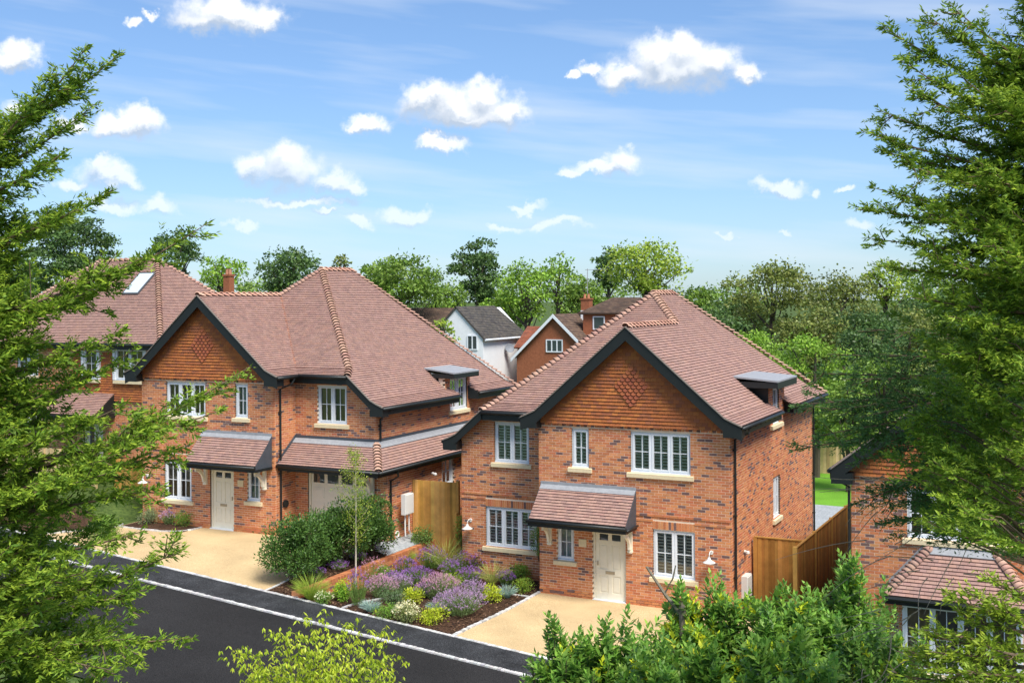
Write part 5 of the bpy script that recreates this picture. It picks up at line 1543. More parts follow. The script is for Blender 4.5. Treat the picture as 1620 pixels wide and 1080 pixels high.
def broadleaf(px, ptop, hw, pbot, w, kind, label, airy=1.0, leaf=None, n=None, squash=1.0, group='trees beyond the gardens', name='broadleaf_tree', lobes=None, base_z=None):
    """tree beyond the gardens from the outline of its crown: centre px, top, half width and bottom in pixels, at distance w"""
    top = atw(px, ptop, w); bot = atw(px, pbot, w)
    x, y = top[0], top[1]
    g0 = gz(x, y) if base_z is None else base_z
    Rr = hw * w / F_PX; zt, zb = top[2], max(bot[2], g0 + .8)
    c = np.array([x, y, (zt + zb) / 2]); hh = (zt - zb) / 2
    t = thing(name, (x, y, g0), label, 'tree', group)
    nl = lobes or int(22 + 12 * Rr)
    # lobes: clumps spread through the crown, smaller towards the outside
    u = unit(NR.normal(size=(nl, 3))); rad = NR.uniform(.35, .92, (nl, 1)) ** .7
    Lc = c + u * rad * np.array([Rr, Rr, hh]) * .84
    Lr = Rr * NR.uniform(.20, .38, nl) * (.8 + .4 * (1 - rad[:, 0]))
    lf = leaf or max(.12, w * .0024)
    cnt = n or int(min(19000, 8.2 * (Rr * hh * 3.1) / (lf * lf) * airy))
    wts = Lr ** 2; wts /= wts.sum()
    which = NR.choice(nl, cnt, p=wts)
    d = unit(NR.normal(size=(cnt, 3))); d[:, 2] = np.where(d[:, 2] < -.3, -d[:, 2] * .5, d[:, 2])
    rr = NR.uniform(.25, 1.0, (cnt, 1)) ** .45
    P = Lc[which] + d * rr * Lr[which][:, None] * np.array([1, 1, .75 * squash])
    # spill single sprays past the outline
    sp = NR.random(cnt) < .10
    P[sp] += d[sp] * NR.uniform(.1, .5, (sp.sum(), 1)) * Lr[which][sp][:, None]
    D = unit(d * .6 + NR.normal(size=(cnt, 3)) * .6 + np.array([0, 0, -.35]))
    nn = unit(d + NR.normal(size=(cnt, 3)) * .7 + np.array([0, 0, .4]))
    tone = NR.uniform(.78, 1.22, nl)
    cols = shade_cols(GREENS[kind], cnt) * tone[which][:, None]
    V, Q = leaves(P, D, lf * NR.uniform(.8, 1.6, cnt), lf * NR.uniform(.6, 1.0, cnt), nn)
    foliage('crown', [(V, Q, cols)], M_LEAF, t, (x, y, g0))
    b = MB(); H = zt - g0
    trunk = [(0, 0, -.3), (Rr * .03, 0, H * .25), (-Rr * .04, Rr * .02, H * .5), (0, 0, H * .78)]
    limb(b, trunk, max(.12, H * .022), .05, 7, (.09, .07, .05))
    for i in NR.choice(nl, min(nl, 14), replace=False):
        e = Lc[i] - np.array([x, y, g0]); s_ = np.array([0, 0, max(H * .18, e[2] - NR.uniform(.25, .5) * hh * 2)])
        m_ = (s_ + e) / 2 + np.array([0, 0, -.08 * Rr])
        limb(b, [s_, m_, e], H * .009 + .02, .02, 5, (.085, .07, .055))
    b.build('trunk', M_BARK, t)
    return t


broadleaf(110, 308, 76, 500, 92, 'dark', 'dark green tree rising behind the left conifer and rooflight house')
broadleaf(276, 343, 56, 470, 104, 'dark', 'tall open dark tree above the rooflight house', airy=.6, lobes=30)
broadleaf(352, 398, 42, 470, 98, 'bright', 'small light green tree beside the brick chimney', airy=.6)
broadleaf(458, 388, 60, 480, 122, 'dark', 'rounded dark green tree left of the garage house ridge')
broadleaf(541, 390, 24, 470, 130, 'olive', 'thin sparse tree just above the garage house ridge', airy=.35)
broadleaf(636, 394, 74, 505, 112, 'mid', 'dense rounded bright tree right of the garage house ridge')
broadleaf(597, 408, 36, 480, 120, 'mid', 'smaller tree tucked left of the dense rounded tree')
broadleaf(757, 364, 50, 500, 132, 'dark', 'tall dark tree behind the white rendered house')
broadleaf(832, 402, 52, 520, 108, 'bright', 'light green tree behind the brick gable house', airy=.6)
broadleaf(882, 388, 44, 500, 116, 'bright', 'feathery open tree left of the aerial', airy=.42)
broadleaf(962, 383, 30, 470, 138, 'dark', 'dark tree top behind the yellow-green tree')
broadleaf(1020, 376, 76, 480, 116, 'yellow', 'broad yellow-green tree above the shuttered house roof', airy=.8)
broadleaf(925, 430, 40, 500, 104, 'mid', 'green tree directly behind the chimney and aerial')
broadleaf(1108, 448, 34, 520, 110, 'mid', 'small green tree right of the shuttered house ridge')
broadleaf(1222, 396, 88, 560, 96, 'olive', 'large layered tree right of the shuttered house', airy=.62, lobes=46)
broadleaf(1330, 424, 78, 560, 88, 'olive', 'olive green tree standing left of the right conifer', airy=.7)
broadleaf(1402, 396, 44, 500, 92, 'yellow', 'yellowish tree half hidden by the right conifer', airy=.5)
broadleaf(1190, 505, 60, 640, 62, 'bright', 'light green garden tree beyond the right hip of the shuttered house', airy=.7)
broadleaf(1290, 500, 76, 720, 54, 'bright', 'bright bushy garden tree behind the rear lawn', airy=.7)
broadleaf(1400, 540, 70, 720, 58, 'mid', 'green garden tree behind the right conifer branches', airy=.7)
broadleaf(1500, 430, 90, 700, 84, 'dark', 'dark tree seen through the right conifer')
broadleaf(700, 498, 26, 560, 74, 'yellow', 'small bright shrub tree in front of the white rendered house', airy=.5)
broadleaf(905, 470, 30, 520, 125, 'mid', 'green tree between chimney and roof of the brick house')
for (px_, pt_, hw_, w_, kd, lb) in (
        (20, 380, 70, 96, 'mid', 'green tree left of the rooflight house'), (205, 415, 60, 110, 'mid', 'low green tree behind the rooflight house ridge'), (330, 425, 44, 118, 'mid', 'low green tree right of the rooflight house apex'), (400, 432, 40, 112, 'mid', 'green tree filling the gap beside the brick chimney'),
        (560, 432, 46, 126, 'bright', 'green tree filling the gap above the garage house ridge'), (705, 430, 44, 128, 'mid', 'green tree between the dense rounded tree and the tall dark one'),
        (800, 440, 50, 112, 'bright', 'light green tree behind the ridge of the white rendered house'), (935, 440, 46, 122, 'mid', 'green tree behind the hipped brick bay'),
        (1135, 470, 60, 84, 'dark', 'green tree low behind the right hip of the shuttered house'), (1180, 448, 60, 104, 'dark', 'dark tree left of the large layered tree'),
        (1280, 468, 70, 78, 'olive', 'green tree in front of the large layered tree'), (1375, 470, 66, 72, 'dark', 'dark tree just left of the drooping conifer'),
        (1440, 470, 70, 80, 'olive', 'olive tree behind the drooping conifer'), (1230, 560, 70, 58, 'yellow', 'yellow-green garden tree beyond the dormer'),
        (1340, 590, 60, 50, 'mid', 'mid green garden tree above the rear lawn'), (1150, 540, 44, 66, 'mid', 'green garden tree hugging the right hip line')):
    broadleaf(px_, pt_, hw_, pt_ + 150, w_, kd, lb, airy=.8)
i_ = 0
FAR = ['dark far tree well beyond the left conifer', 'far tree just outside the left edge', 'far tree hidden behind the left conifer trunk', 'far tree showing between left conifer sprays', 'dark far tree behind the rooflight house roof', 'far tree behind the brick chimney of the left gap', 'bright far tree over the garage house ridge', 'far tree over the long red-brown distant roof', 'far tree behind the grey roof of the white rendered house', 'far tree behind the aerial and brick chimney', 'dark far tree at the apex of the shuttered house', 'far tree behind the right hip of the shuttered house', 'far tree behind the olive trees', 'dark far tree behind the right conifer', 'far tree just outside the right edge', 'dark far tree well beyond the right conifer']
for px_, pt_, kd in ((-260, 380, 'dark'), (-150, 400, 'mid'), (-40, 410, 'mid'), (40, 420, 'mid'), (190, 430, 'dark'), (420, 440, 'mid'), (510, 445, 'bright'), (690, 440, 'mid'), (800, 436, 'mid'), (960, 446, 'mid'), (1090, 456, 'dark'), (1160, 440, 'mid'), (1460, 420, 'mid'), (1580, 400, 'dark'), (1700, 390, 'mid'), (1840, 380, 'dark')):
    broadleaf(px_, pt_, 70, 500, 150, kd, FAR[i_], airy=.42, group='far belt of trees along the horizon', name='distant_tree')

    i_ += 1


# ------------------------------------------------------------------ conifers close to the camera
def spray(axis, lmax, pal, dens=1.0, flat=None, finger=.055, tipcol=None, sag=0.0):
    """one feathery branch along the polyline axis (k,3); returns foliage parts"""
    axis = np.asarray(axis); seg = np.linalg.norm(np.diff(axis, axis=0), axis=1); cum = np.concatenate([[0], np.cumsum(seg)]); Lt = cum[-1]
    nb = int(Lt / .030 * dens)
    ts = np.sort(NR.uniform(.10, 1.0, nb)) * Lt
    P0 = np.stack([np.interp(ts, cum, axis[:, i]) for i in range(3)], 1)
    P1 = np.stack([np.interp(np.minimum(ts + .05, Lt), cum, axis[:, i]) for i in range(3)], 1)
    T = unit(P1 - P0 + 1e-6 * unit(axis[-1] - axis[0]))
    if flat is None: flat = unit(np.cross(axis[-1] - axis[0], [0, 0, 1.]))
    side = np.where(NR.random(nb) < .5, 1., -1.)[:, None]
    th = ts / Lt
    blen = lmax * np.minimum(1, .25 + 1.6 * th * (1.12 - th) * 1.6) * NR.uniform(.45, 1.1, nb) * np.where(th > .8, 1.25 - th * .9, 1.0)
    dirb = unit(T * .75 + flat * side * NR.uniform(.5, 1.0, (nb, 1)) + NR.normal(size=(nb, 3)) * .30)
    nf = np.maximum(4, (blen / .0125 * dens).astype(int))
    idx = np.repeat(np.arange(nb), nf)
    tf = NR.uniform(0, 1, len(idx))
    P = P0[idx] + dirb[idx] * (tf * blen[idx])[:, None] + np.array([0, 0, -1]) * (sag * (tf ** 2) * blen[idx])[:, None]
    P += NR.normal(size=P.shape) * .006
    s2 = unit(np.cross(dirb[idx], flat + 1e-3)) * NR.normal(size=(len(idx), 1)) * .45 + unit(np.cross(dirb[idx], [0, 0, 1.])) * np.where(NR.random((len(idx), 1)) < .5, 1, -1) * .8
    D = unit(dirb[idx] * .9 + s2 + NR.normal(size=P.shape) * .25)
    L = finger * NR.uniform(.5, 1.15, len(idx)) * (1.1 - .45 * tf)
    V, Q = leaves(P, D, L * 1.1, L * .29)
    cols = shade_cols(pal, len(idx), .22)
    tip = np.clip((tf - .55) / .45, 0, 1)[:, None] * np.clip(.35 + th[idx] * .9, 0, 1)[:, None]
    if tipcol is not None: cols = cols * (1 - tip * .88) + np.array(tipcol) * NR.uniform(.7, 1.2, (len(idx), 1)) * tip * .88
    return V, Q, cols


def bez(A, B, C_, n=9):
    t = np.linspace(0, 1, n)[:, None]
    return (1 - t) ** 2 * A + 2 * t * (1 - t) * B + t * t * C_


def conifer(label, base, height, radius, branches, pal, tip, tips_px=(), dens=1.0, rise=.35, sag=.0, lmax=.30, finger=.055, twigs=0, zlow=.3, face=None, group=None, name='conifer_tree', lean=0, wood=(.16, .11, .07)):
    """tree of feathery sprays: random branches all round the trunk plus given ones that end at (pixel x, y, distance)"""
    base = np.asarray(base, float)
    t = thing(name, tuple(base), label, 'tree', group)
    b = MB(); limb(b, [(0, 0, -.3), (.02, .02, height * .5), (0, 0, height)], height * .018 + .05, .02, 9, wood)
    tr = b.build('trunk', M_BARK, t)
    parts = []; wd = MB()
    R_ = math.radians
    for i in range(branches):
        # short sprays through the outer part of the crown, most of them on the side that faces the gardens
        h = zlow + (height - zlow) * NR.uniform(0, 1) ** .95
        az = NR.uniform(0, 2 * math.pi)
        if face is not None and NR.random() < .80: az = face + NR.normal() * .85
        env = radius * (1 - (h / height) ** 3.0 * .80) * (1 + .16 * math.sin(h * 5.1 + az * 3) + .10 * math.sin(h * 11.7 - az * 5))
        r1 = env * NR.uniform(.45, 1.05) ** .6; ln = NR.uniform(.32, .62)
        d = np.array([math.cos(az), math.sin(az), 0])
        Cc = base + d * r1 + np.array([0, 0, h])
        A = Cc - d * ln + np.array([0, 0, -ln * (rise + NR.uniform(-.1, .15))]) + NR.normal(size=3) * .05
        B = (A + Cc) / 2 + np.array([0, 0, -ln * (rise * .25 - sag * .25)])
        ax = bez(A, B, Cc, 7)
        parts.append(spray(ax, lmax * NR.uniform(.6, .95), pal, dens, finger=finger, tipcol=tip, sag=sag))
        if i % 3 == 0:
            st_ = base + np.array([0, 0, max(.3, h - r1 * (rise + .25))]); limb(wd, bez(st_, (st_ + A) / 2 + np.array([0, 0, -.05]), A, 5) - base, .016, .008, 5, wood); limb(wd, ax - base, .007, .003, 4, wood)
    for (px, py, w, *o) in tips_px:
        e = atw(px, py, w); L = np.linalg.norm((e - base)[:2])
        up = o[0] if o else rise
        A = np.array([base[0], base[1], e[2] - L * up]); B = (A + e) / 2 + np.array([0, 0, -L * up * .30])
        ax = bez(A, B, e, 14)
        parts.append(spray(ax, lmax * 1.15, pal, dens * 1.15, finger=finger, tipcol=tip, sag=sag))
        limb(wd, ax - base, .016 + L * .006, .003, 5, wood)
        for k in range(9):
            j = NR.integers(4, 13); s_ = ax[j]; dd = unit(unit(e - A) + NR.normal(size=3) * .45)
            e_ = s_ + dd * L * NR.uniform(.12, .28) * (1.25 - j / 15)
            ax2 = bez(s_, (s_ + e_) / 2 + np.array([0, 0, -.02]), e_, 5); parts.append(spray(ax2, lmax * .65, pal, dens, finger=finger, tipcol=tip, sag=sag)); limb(wd, ax2 - base, .007, .003, 4, wood)
    for i in range(twigs):
        h = NR.uniform(.35, .75) * height; az = (face if face is not None else 0) + NR.normal() * .8
        d = np.array([math.cos(az), math.sin(az), 0]); r0 = radius * NR.uniform(.45, .9)
        A = base + d * r0 + np.array([0, 0, h]); e = A + d * NR.uniform(.2, .6) + np.array([NR.normal() * .2, NR.normal() * .2, NR.uniform(-.6, .15)])
        limb(wd, bez(A, (A + e) / 2 + NR.normal(size=3) * .08, e, 6) - base, .007, .002, 4, (.36, .28, .20))
    foliage('crown', parts, M_NEEDLE, t, base)
    wd.build('branches', M_BARK, t, kind='stuff')
    return t


CON_A = [(.125, .232, .030), (.155, .270, .034), (.098, .192, .030), (.190, .300, .038)]
CON_B = [(.070, .165, .058), (.090, .195, .066), (.058, .135, .052), (.115, .220, .070)]
CON_C = [(.180, .290, .030), (.215, .325, .036), (.150, .245, .030)]
# left: trunk stands just outside the frame
bl = atw(-95, 900, 9.6); bl[2] = gz(bl[0], bl[1])
conifer('tall feathery green conifer along the left edge of the view', bl, 11.0, 1.50, 860, CON_A, (.400, .515, .042),
        [(188, 86, 9.6, .55), (140, 70, 9.4, .8), (120, 130, 9.7, .6), (150, 165, 9.5, .5), (90, 105, 9.3, .8), (110, 235, 9.4, .4), (125, 330, 9.5, .3), (178, 300, 9.9, .45), (225, 408, 9.4, .30), (330, 352, 9.8, .42), (160, 450, 9.3, .3), (196, 520, 9.4, .3), (220, 548, 9.6, .4),
         (398, 578, 9.7, .40), (352, 648, 9.3, .22), (300, 705, 9.5, .2), (196, 640, 9.2, .3), (258, 770, 9.3, .15), (245, 690, 9.1, .3), (290, 868, 9.2, .3), (305, 1008, 9.0, .1), (238, 930, 9.0, .2), (210, 1010, 8.9, .1), (225, 840, 9.1, .2), (180, 745, 8.8, .2), (150, 900, 8.7, .2), (180, 1060, 8.7, .0)],
        face=math.atan2(.10, .98), dens=1.12, rise=.38, lmax=.25, zlow=4.6, finger=.068)
# right: big bright conifer
br = atw(1745, 900, 10.6); br[2] = gz(br[0], br[1])
conifer('tall bright green conifer filling the upper right corner', br, 13.3, 2.15, 820, CON_A, (.400, .515, .042),
        [(1396, 42, 10.6, .42), (1420, 92, 10.4, .40), (1462, 20, 10.5, .5), (1500, 5, 10.3, .5), (1362, 207, 10.6, .22), (1440, 140, 10.2, .3), (1385, 172, 10.8, .3), (1420, 255, 10.2, .2), (1378, 296, 10.6, .18), (1392, 238, 10.9, .2), (1368, 330, 10.6, .12), (1450, 330, 10.0, .2), (1372, 376, 10.6, .1), (1400, 420, 10.4, .1), (1460, 400, 9.9, .2), (1440, 470, 10.0, .1), (1500, 500, 9.8, .1), (1540, 250, 9.8, .3), (1520, 120, 10.0, .4), (1560, 380, 9.6, .2), (1490, 560, 9.9, .0)],
        face=math.atan2(-.35, -.95), dens=1.12, rise=.30, lmax=.26, zlow=7.5, finger=.070)
# right: darker drooping conifer in front of the end house
bd = atw(1650, 900, 13.2); bd[2] = gz(bd[0], bd[1])
conifer('dark drooping conifer with bare brown twigs in front of the end house', bd, 10.0, 2.35, 620, CON_B, (.105, .215, .060),
        [(1252, 712, 13.0, -.10), (1258, 640, 13.2, -.04), (1290, 690, 12.8, -.10), (1275, 590, 13.6, .02), (1310, 560, 13.4, .03), (1300, 650, 12.9, -.06), (1345, 735, 12.6, -.15), (1330, 600, 13.0, .0), (1370, 520, 13.2, .06), (1360, 660, 12.5, -.1), (1340, 800, 12.9, -.2), (1420, 770, 12.5, -.18), (1400, 700, 12.2, -.12), (1460, 830, 12.4, -.25), (1440, 600, 12.6, .0), (1500, 740, 12.0, -.15), (1560, 800, 12.0, -.2), (1480, 660, 12.1, -.1), (1390, 560, 13.0, .05)],
        face=math.atan2(-.25, -.97), dens=.82, rise=.02, sag=.35, lmax=.30, twigs=110, zlow=6.75, finger=.07)
# lower right: young yellow-green growth
by = atw(1640, 1000, 9.0); by[2] = gz(by[0], by[1])
conifer('low yellow-green conifer in the bottom right corner', by, 5.8, 1.3, 440, CON_C, (.400, .470, .035),
        [(1492, 935, 9.0, .35), (1500, 1000, 8.9, .2), (1530, 930, 8.8, .5), (1560, 905, 9.0, .6), (1480, 1060, 8.8, .15), (1440, 1050, 9.2, .1), (1405, 1065, 9.3, .05), (1530, 1060, 8.6, .2), (1590, 960, 8.7, .5), (1450, 1000, 9.1, .15), (1470, 1030, 8.9, .1), (1560, 1020, 8.6, .3), (1420, 1030, 9.3, .05), (1510, 965, 9.0, .3)],
        face=math.atan2(-.25, -.97), dens=.85, rise=.45, lmax=.22, zlow=3.4, twigs=30, finger=.07)


# ------------------------------------------------------------------ laurel hedge in front of the drive
LAUREL = [(.130, .275, .052), (.160, .315, .060), (.105, .230, .048), (.200, .350, .066)]
LAUREL_Y = [(.46, .53, .035), (.38, .50, .04), (.52, .55, .04)]


def whorls(P, D, pal, n_leaf, ln, wd_, spread=.9, ypal=None, yfrac=0.0):
    """rosettes of long glossy leaves around shoots: shoot tips P, directions D"""
    m = len(P); idx = np.repeat(np.arange(m), n_leaf)
    k = np.tile(np.arange(n_leaf), m)
    D = unit(D)
    a = unit(np.cross(D, np.array([.3, .2, 1.0]))); b = np.cross(D, a)
    ang = k * 2.4 + NR.uniform(0, 6.28, m)[idx] + NR.normal(size=len(idx)) * .2
    back = (k / n_leaf)[:, None]
    rad = a[idx] * np.cos(ang)[:, None] + b[idx] * np.sin(ang)[:, None]
    base = P[idx] - D[idx] * back * ln * 1.9
    dr = unit(D[idx] * (1.0 - .55 * back) + rad * spread * (.35 + .75 * back) + np.array([0, 0, -.18]) * back)
    L = ln * NR.uniform(.75, 1.2, len(idx)) * (.6 + .5 * back[:, 0])
    nn = unit(D[idx] * .7 + np.array([0, 0, .7]) + NR.normal(size=(len(idx), 3)) * .15)
    V, Q = leaves(base, dr, L, L * wd_, nn, fold=.12)
    cols = shade_cols(pal, len(idx), .15)
    if ypal is not None:
        ym = (NR.random(m) < yfrac)[idx] & (k < n_leaf * .6)
        cols[ym] = shade_cols(ypal, int(ym.sum()), .12)
    # young tips a little lighter
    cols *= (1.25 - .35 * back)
    return V, Q, cols


def laurel(label, px, ptop, hw, w, depth, n_shoot, yfrac=.04, pal=LAUREL, ln=.185, base_z=None):
    n_shoot = int(n_shoot * 2.9)
    c = atw(px, ptop, w); Rr = hw * w / F_PX
    g0 = gz(c[0], c[1]) if base_z is None else base_z
    t = thing('laurel_bush', (c[0], c[1], g0), label, 'bush', 'laurel hedge in front of the drive')
    H = c[2] - g0
    # dome of shoots, denser towards the camera side and the top
    u_ = unit(NR.normal(size=(n_shoot, 3))); u_[:, 2] = np.abs(u_[:, 2]) * .9 + .02; u_ = unit(u_)
    tocam = unit(CAM - c) * np.array([1, 1, 0]); flip = NR.random(n_shoot) < .45
    s = (u_[:, :2] @ unit(tocam[:2])); u_[flip & (s < 0), :2] *= -1
    bump = 1 + .22 * np.sin(u_[:, 0] * 7 + px) * np.cos(u_[:, 1] * 6 + px * .7)
    P = np.array([c[0], c[1], g0 + H * .34]) + u_ * np.array([Rr, depth, H * .66]) * (NR.uniform(.70, 1.0, (n_shoot, 1)) ** .6 * bump[:, None])
    # fill the skirt
    low = NR.random(n_shoot) < .30
    P[low, 2] = g0 + NR.uniform(.15, .5, low.sum()) * H
    D = unit(u_ * 1.0 + np.array([0, 0, .45]) + NR.normal(size=(n_shoot, 3)) * .35)
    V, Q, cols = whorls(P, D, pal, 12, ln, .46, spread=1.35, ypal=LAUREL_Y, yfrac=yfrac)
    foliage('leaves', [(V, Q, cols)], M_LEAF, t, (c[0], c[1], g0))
    b = MB()
    for i in NR.choice(n_shoot, min(60, n_shoot), replace=False):
        e = P[i] - np.array([c[0], c[1], g0]); limb(b, [(e[0] * .12, e[1] * .12, .05), (e[0] * .5, e[1] * .5, e[2] * .55), tuple(e)], .022, .006, 5, (.12, .09, .06))
    b.build('stems', M_BARK, t)
    return t


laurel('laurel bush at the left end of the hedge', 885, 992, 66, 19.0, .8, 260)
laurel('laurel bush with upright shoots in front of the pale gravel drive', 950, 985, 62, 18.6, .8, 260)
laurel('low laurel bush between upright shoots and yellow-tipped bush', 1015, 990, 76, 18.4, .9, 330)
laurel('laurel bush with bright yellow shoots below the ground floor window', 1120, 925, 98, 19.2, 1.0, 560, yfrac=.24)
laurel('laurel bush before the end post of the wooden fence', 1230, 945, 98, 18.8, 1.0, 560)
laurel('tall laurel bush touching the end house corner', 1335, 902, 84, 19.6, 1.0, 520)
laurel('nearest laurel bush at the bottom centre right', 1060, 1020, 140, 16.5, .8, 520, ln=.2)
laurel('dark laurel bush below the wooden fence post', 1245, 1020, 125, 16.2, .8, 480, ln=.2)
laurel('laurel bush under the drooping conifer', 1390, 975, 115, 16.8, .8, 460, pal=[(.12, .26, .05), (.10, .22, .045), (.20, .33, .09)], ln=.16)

# cut laurel stump with bare twigs
st = atw(1078, 925, 19.0)
t = thing('bare_stump', (st[0], st[1], st[2] - 1.5), 'bare cut grey branch standing in the laurel hedge', 'stump')
q = MB(); limb(q, [(0, 0, -1.5), (.02, 0, .7), (0, .02, 1.22)], .075, .055, 8, (.16, .14, .11)); q.build('trunk', M_BARK, t)
q = MB(); limb(q, [(0, 0, 1.0), (-.28, 0, 1.3), (-.62, 0, 1.75)], .035, .02, 6, (.2, .18, .13)); q.build('side_branch', M_BARK, t)
q = MB(); limb(q, [(-.3, 0, 1.32), (-.15, 0, 1.6), (-.1, 0, 1.82)], .02, .012, 5, (.2, .18, .13)); q.build('side_branch', M_BARK, t)

# ------------------------------------------------------------------ small maple at the bottom edge
ma = atw(500, 1040, 17.0); mg = gz(ma[0], ma[1])
t = thing('maple_tree', (ma[0], ma[1], mg), 'small lime green maple with drooping leaves at the bottom edge', 'tree')
b = MB(); parts = []
limb(b, [(0, 0, -.2), (.05, 0, 1.6), (0, .03, 2.6)], .07, .045, 8, (.12, .08, .06))
tips = [(500, 975), (445, 1000), (560, 985), (610, 1002), (400, 1035), (375, 1030), (620, 1045), (470, 1010), (530, 1005), (420, 1060), (585, 1045), (505, 1030), (455, 1050), (545, 1050), (610, 1075), (395, 1078), (480, 1075), (520, 1080)]
for (px, py) in tips:
    e = atw(px, py, 17 + NR.uniform(-.7, .7)) - np.array([ma[0], ma[1], mg])
    s_ = np.array([0, 0, NR.uniform(1.8, 2.6)]); ax = bez(s_, (s_ + e) / 2 + np.array([0, 0, .12]), e, 9)
    limb(b, ax, .018, .004, 5, (.12, .08, .06))
    for j in range(3, 9):
        n_ = 26
        c0 = ax[j] + NR.normal(size=(n_, 3)) * np.array([.13, .13, .05]) + np.array([ma[0], ma[1], mg])
        # palmate: three lobes hanging down from each leaf stalk
        for k in range(3):
            a_ = (k - 1) * .6
            D = unit(np.stack([np.cos(NR.uniform(0, 6.3, n_)) * .5 + a_ * .6, np.sin(NR.uniform(0, 6.3, n_)) * .5, -NR.uniform(.3, 1.1, n_)], 1))
            V, Q = leaves(c0, D, NR.uniform(.06, .10, n_), .028, np.array([0, 0, 1.]) + NR.normal(size=(n_, 3)) * .5)
            parts.append((V, Q, shade_cols([(.33, .45, .035), (.38, .50, .042), (.28, .40, .035), (.43, .52, .055)], n_, .15)))
foliage('crown', parts, M_LEAF, t, (ma[0], ma[1], mg)); b.build('trunk', M_BARK, t)


# ------------------------------------------------------------------ bushes and planting of the front gardens
def bush(label, px, py, r, h, kind, leaf=.06, dens=1.0, name='shrub', cat='shrub', group=None, flowers=None, airy=1.0, base=None):
    """leafy bush standing on the ground seen at pixel (px, py)"""
    p = ground_hit(px, py) if base is None else np.asarray(base, float)
    if base is None: r, h = r * 1.28, h * 1.22
    t = thing(name, tuple(p), label, cat, group)
    n = int(5.5 * r * h / (leaf * leaf) * dens * 2.2)
    nl = 26
    u = unit(NR.normal(size=(nl, 3)))
    Lc = u * NR.uniform(.35, .75, (nl, 1)) * np.array([r, r, h * .5]) + np.array([0, 0, h * .48]); Lr = r * NR.uniform(.24, .56, nl)
    wh_ = NR.integers(0, nl, n); d = unit(NR.normal(size=(n, 3)))
    P = Lc[wh_] + d * (NR.uniform(.4, 1.0, (n, 1)) ** .5) * Lr[wh_][:, None] * np.array([1, 1, .9])
    sp = NR.random(n) < .12; P[sp] += d[sp] * NR.uniform(.05, .45, (sp.sum(), 1)) * r * .6
    P[:, 2] = np.maximum(P[:, 2], .03)
    D = unit(d + np.array([0, 0, .45]) + NR.normal(size=(n, 3)) * .5)
    V, Q = leaves(P, D, leaf * NR.uniform(.9, 1.7, n), leaf * NR.uniform(.5, .8, n), unit(d + np.array([0, 0, .8]) + NR.normal(size=(n, 3)) * .5))
    pal = GREENS[kind] if isinstance(kind, str) else kind
    foliage('foliage', [(V, Q, shade_cols(pal, n) * NR.uniform(.8, 1.15, nl)[wh_][:, None])], M_LEAF, t, (0, 0, 0))
    b = MB()
    for i in range(10):
        e = Lc[i]; limb(b, [(e[0] * .1, e[1] * .1, -.03), (e[0] * .5, e[1] * .5, e[2] * .5), tuple(e)], .02 * min(1, r * 1.5), .006, 5, (.12, .09, .06))
    b.build('stems', M_BARK, t)
    if flowers: heads(t, flowers[0], flowers[1], r, h)
    return t


def heads(t, pal, n, r, h, size=.045):
    a = NR.uniform(0, 6.28, n); q = NR.uniform(0, 1, n) ** .5
    P = np.stack([np.cos(a) * q * r, np.sin(a) * q * r, h * (1.0 - .45 * q ** 2) * NR.uniform(.85, 1.12, n)], 1)
    parts = []
    for k in range(4):
        V, Q = leaves(P + NR.normal(size=P.shape) * size * .3, NR.normal(size=P.shape) + np.array([0, 0, .6]), size * NR.uniform(.7, 1.3, n), size * .6)
        parts.append((V, Q, shade_cols(pal, n, .2)))
    foliage('flowers', parts, M_PETAL, t, (0, 0, 0))['kind'] = 'stuff'


def tuft(label, px, py, r, h, pal, n=260, name='grass_tuft', cat='grass', wid=.008, arch=.6, group=None, flowers=None):
    """blades radiating from one point"""
    r, h = r * 1.22, h * 1.25
    p = ground_hit(px, py); t = thing(name, tuple(p), label, cat, group)
    a = NR.uniform(0, 6.28, n); o = NR.uniform(.05, 1, n) ** .7
    D1 = unit(np.stack([np.cos(a) * o, np.sin(a) * o, np.full(n, 1.1)], 1)); B0 = np.stack([np.cos(a) * r * .12, np.sin(a) * r * .12, np.zeros(n)], 1)
    L = math.hypot(r, h) * NR.uniform(.55, 1.05, n)
    mid = B0 + D1 * (L * .55)[:, None]
    V1, Q1 = leaves(B0, D1, L * .62, wid); c = shade_cols(pal, n, .2)
    D2 = unit(D1 * np.array([1.6, 1.6, 1 - arch])); V2, Q2 = leaves(mid, D2, L * .5, wid)
    foliage('blades', [(V1, Q1, c), (V2, Q2, c * 1.08)], M_LEAF, t, (0, 0, 0))
    if flowers: heads(t, flowers[0], flowers[1], r, h * 1.05, .035)
    return t


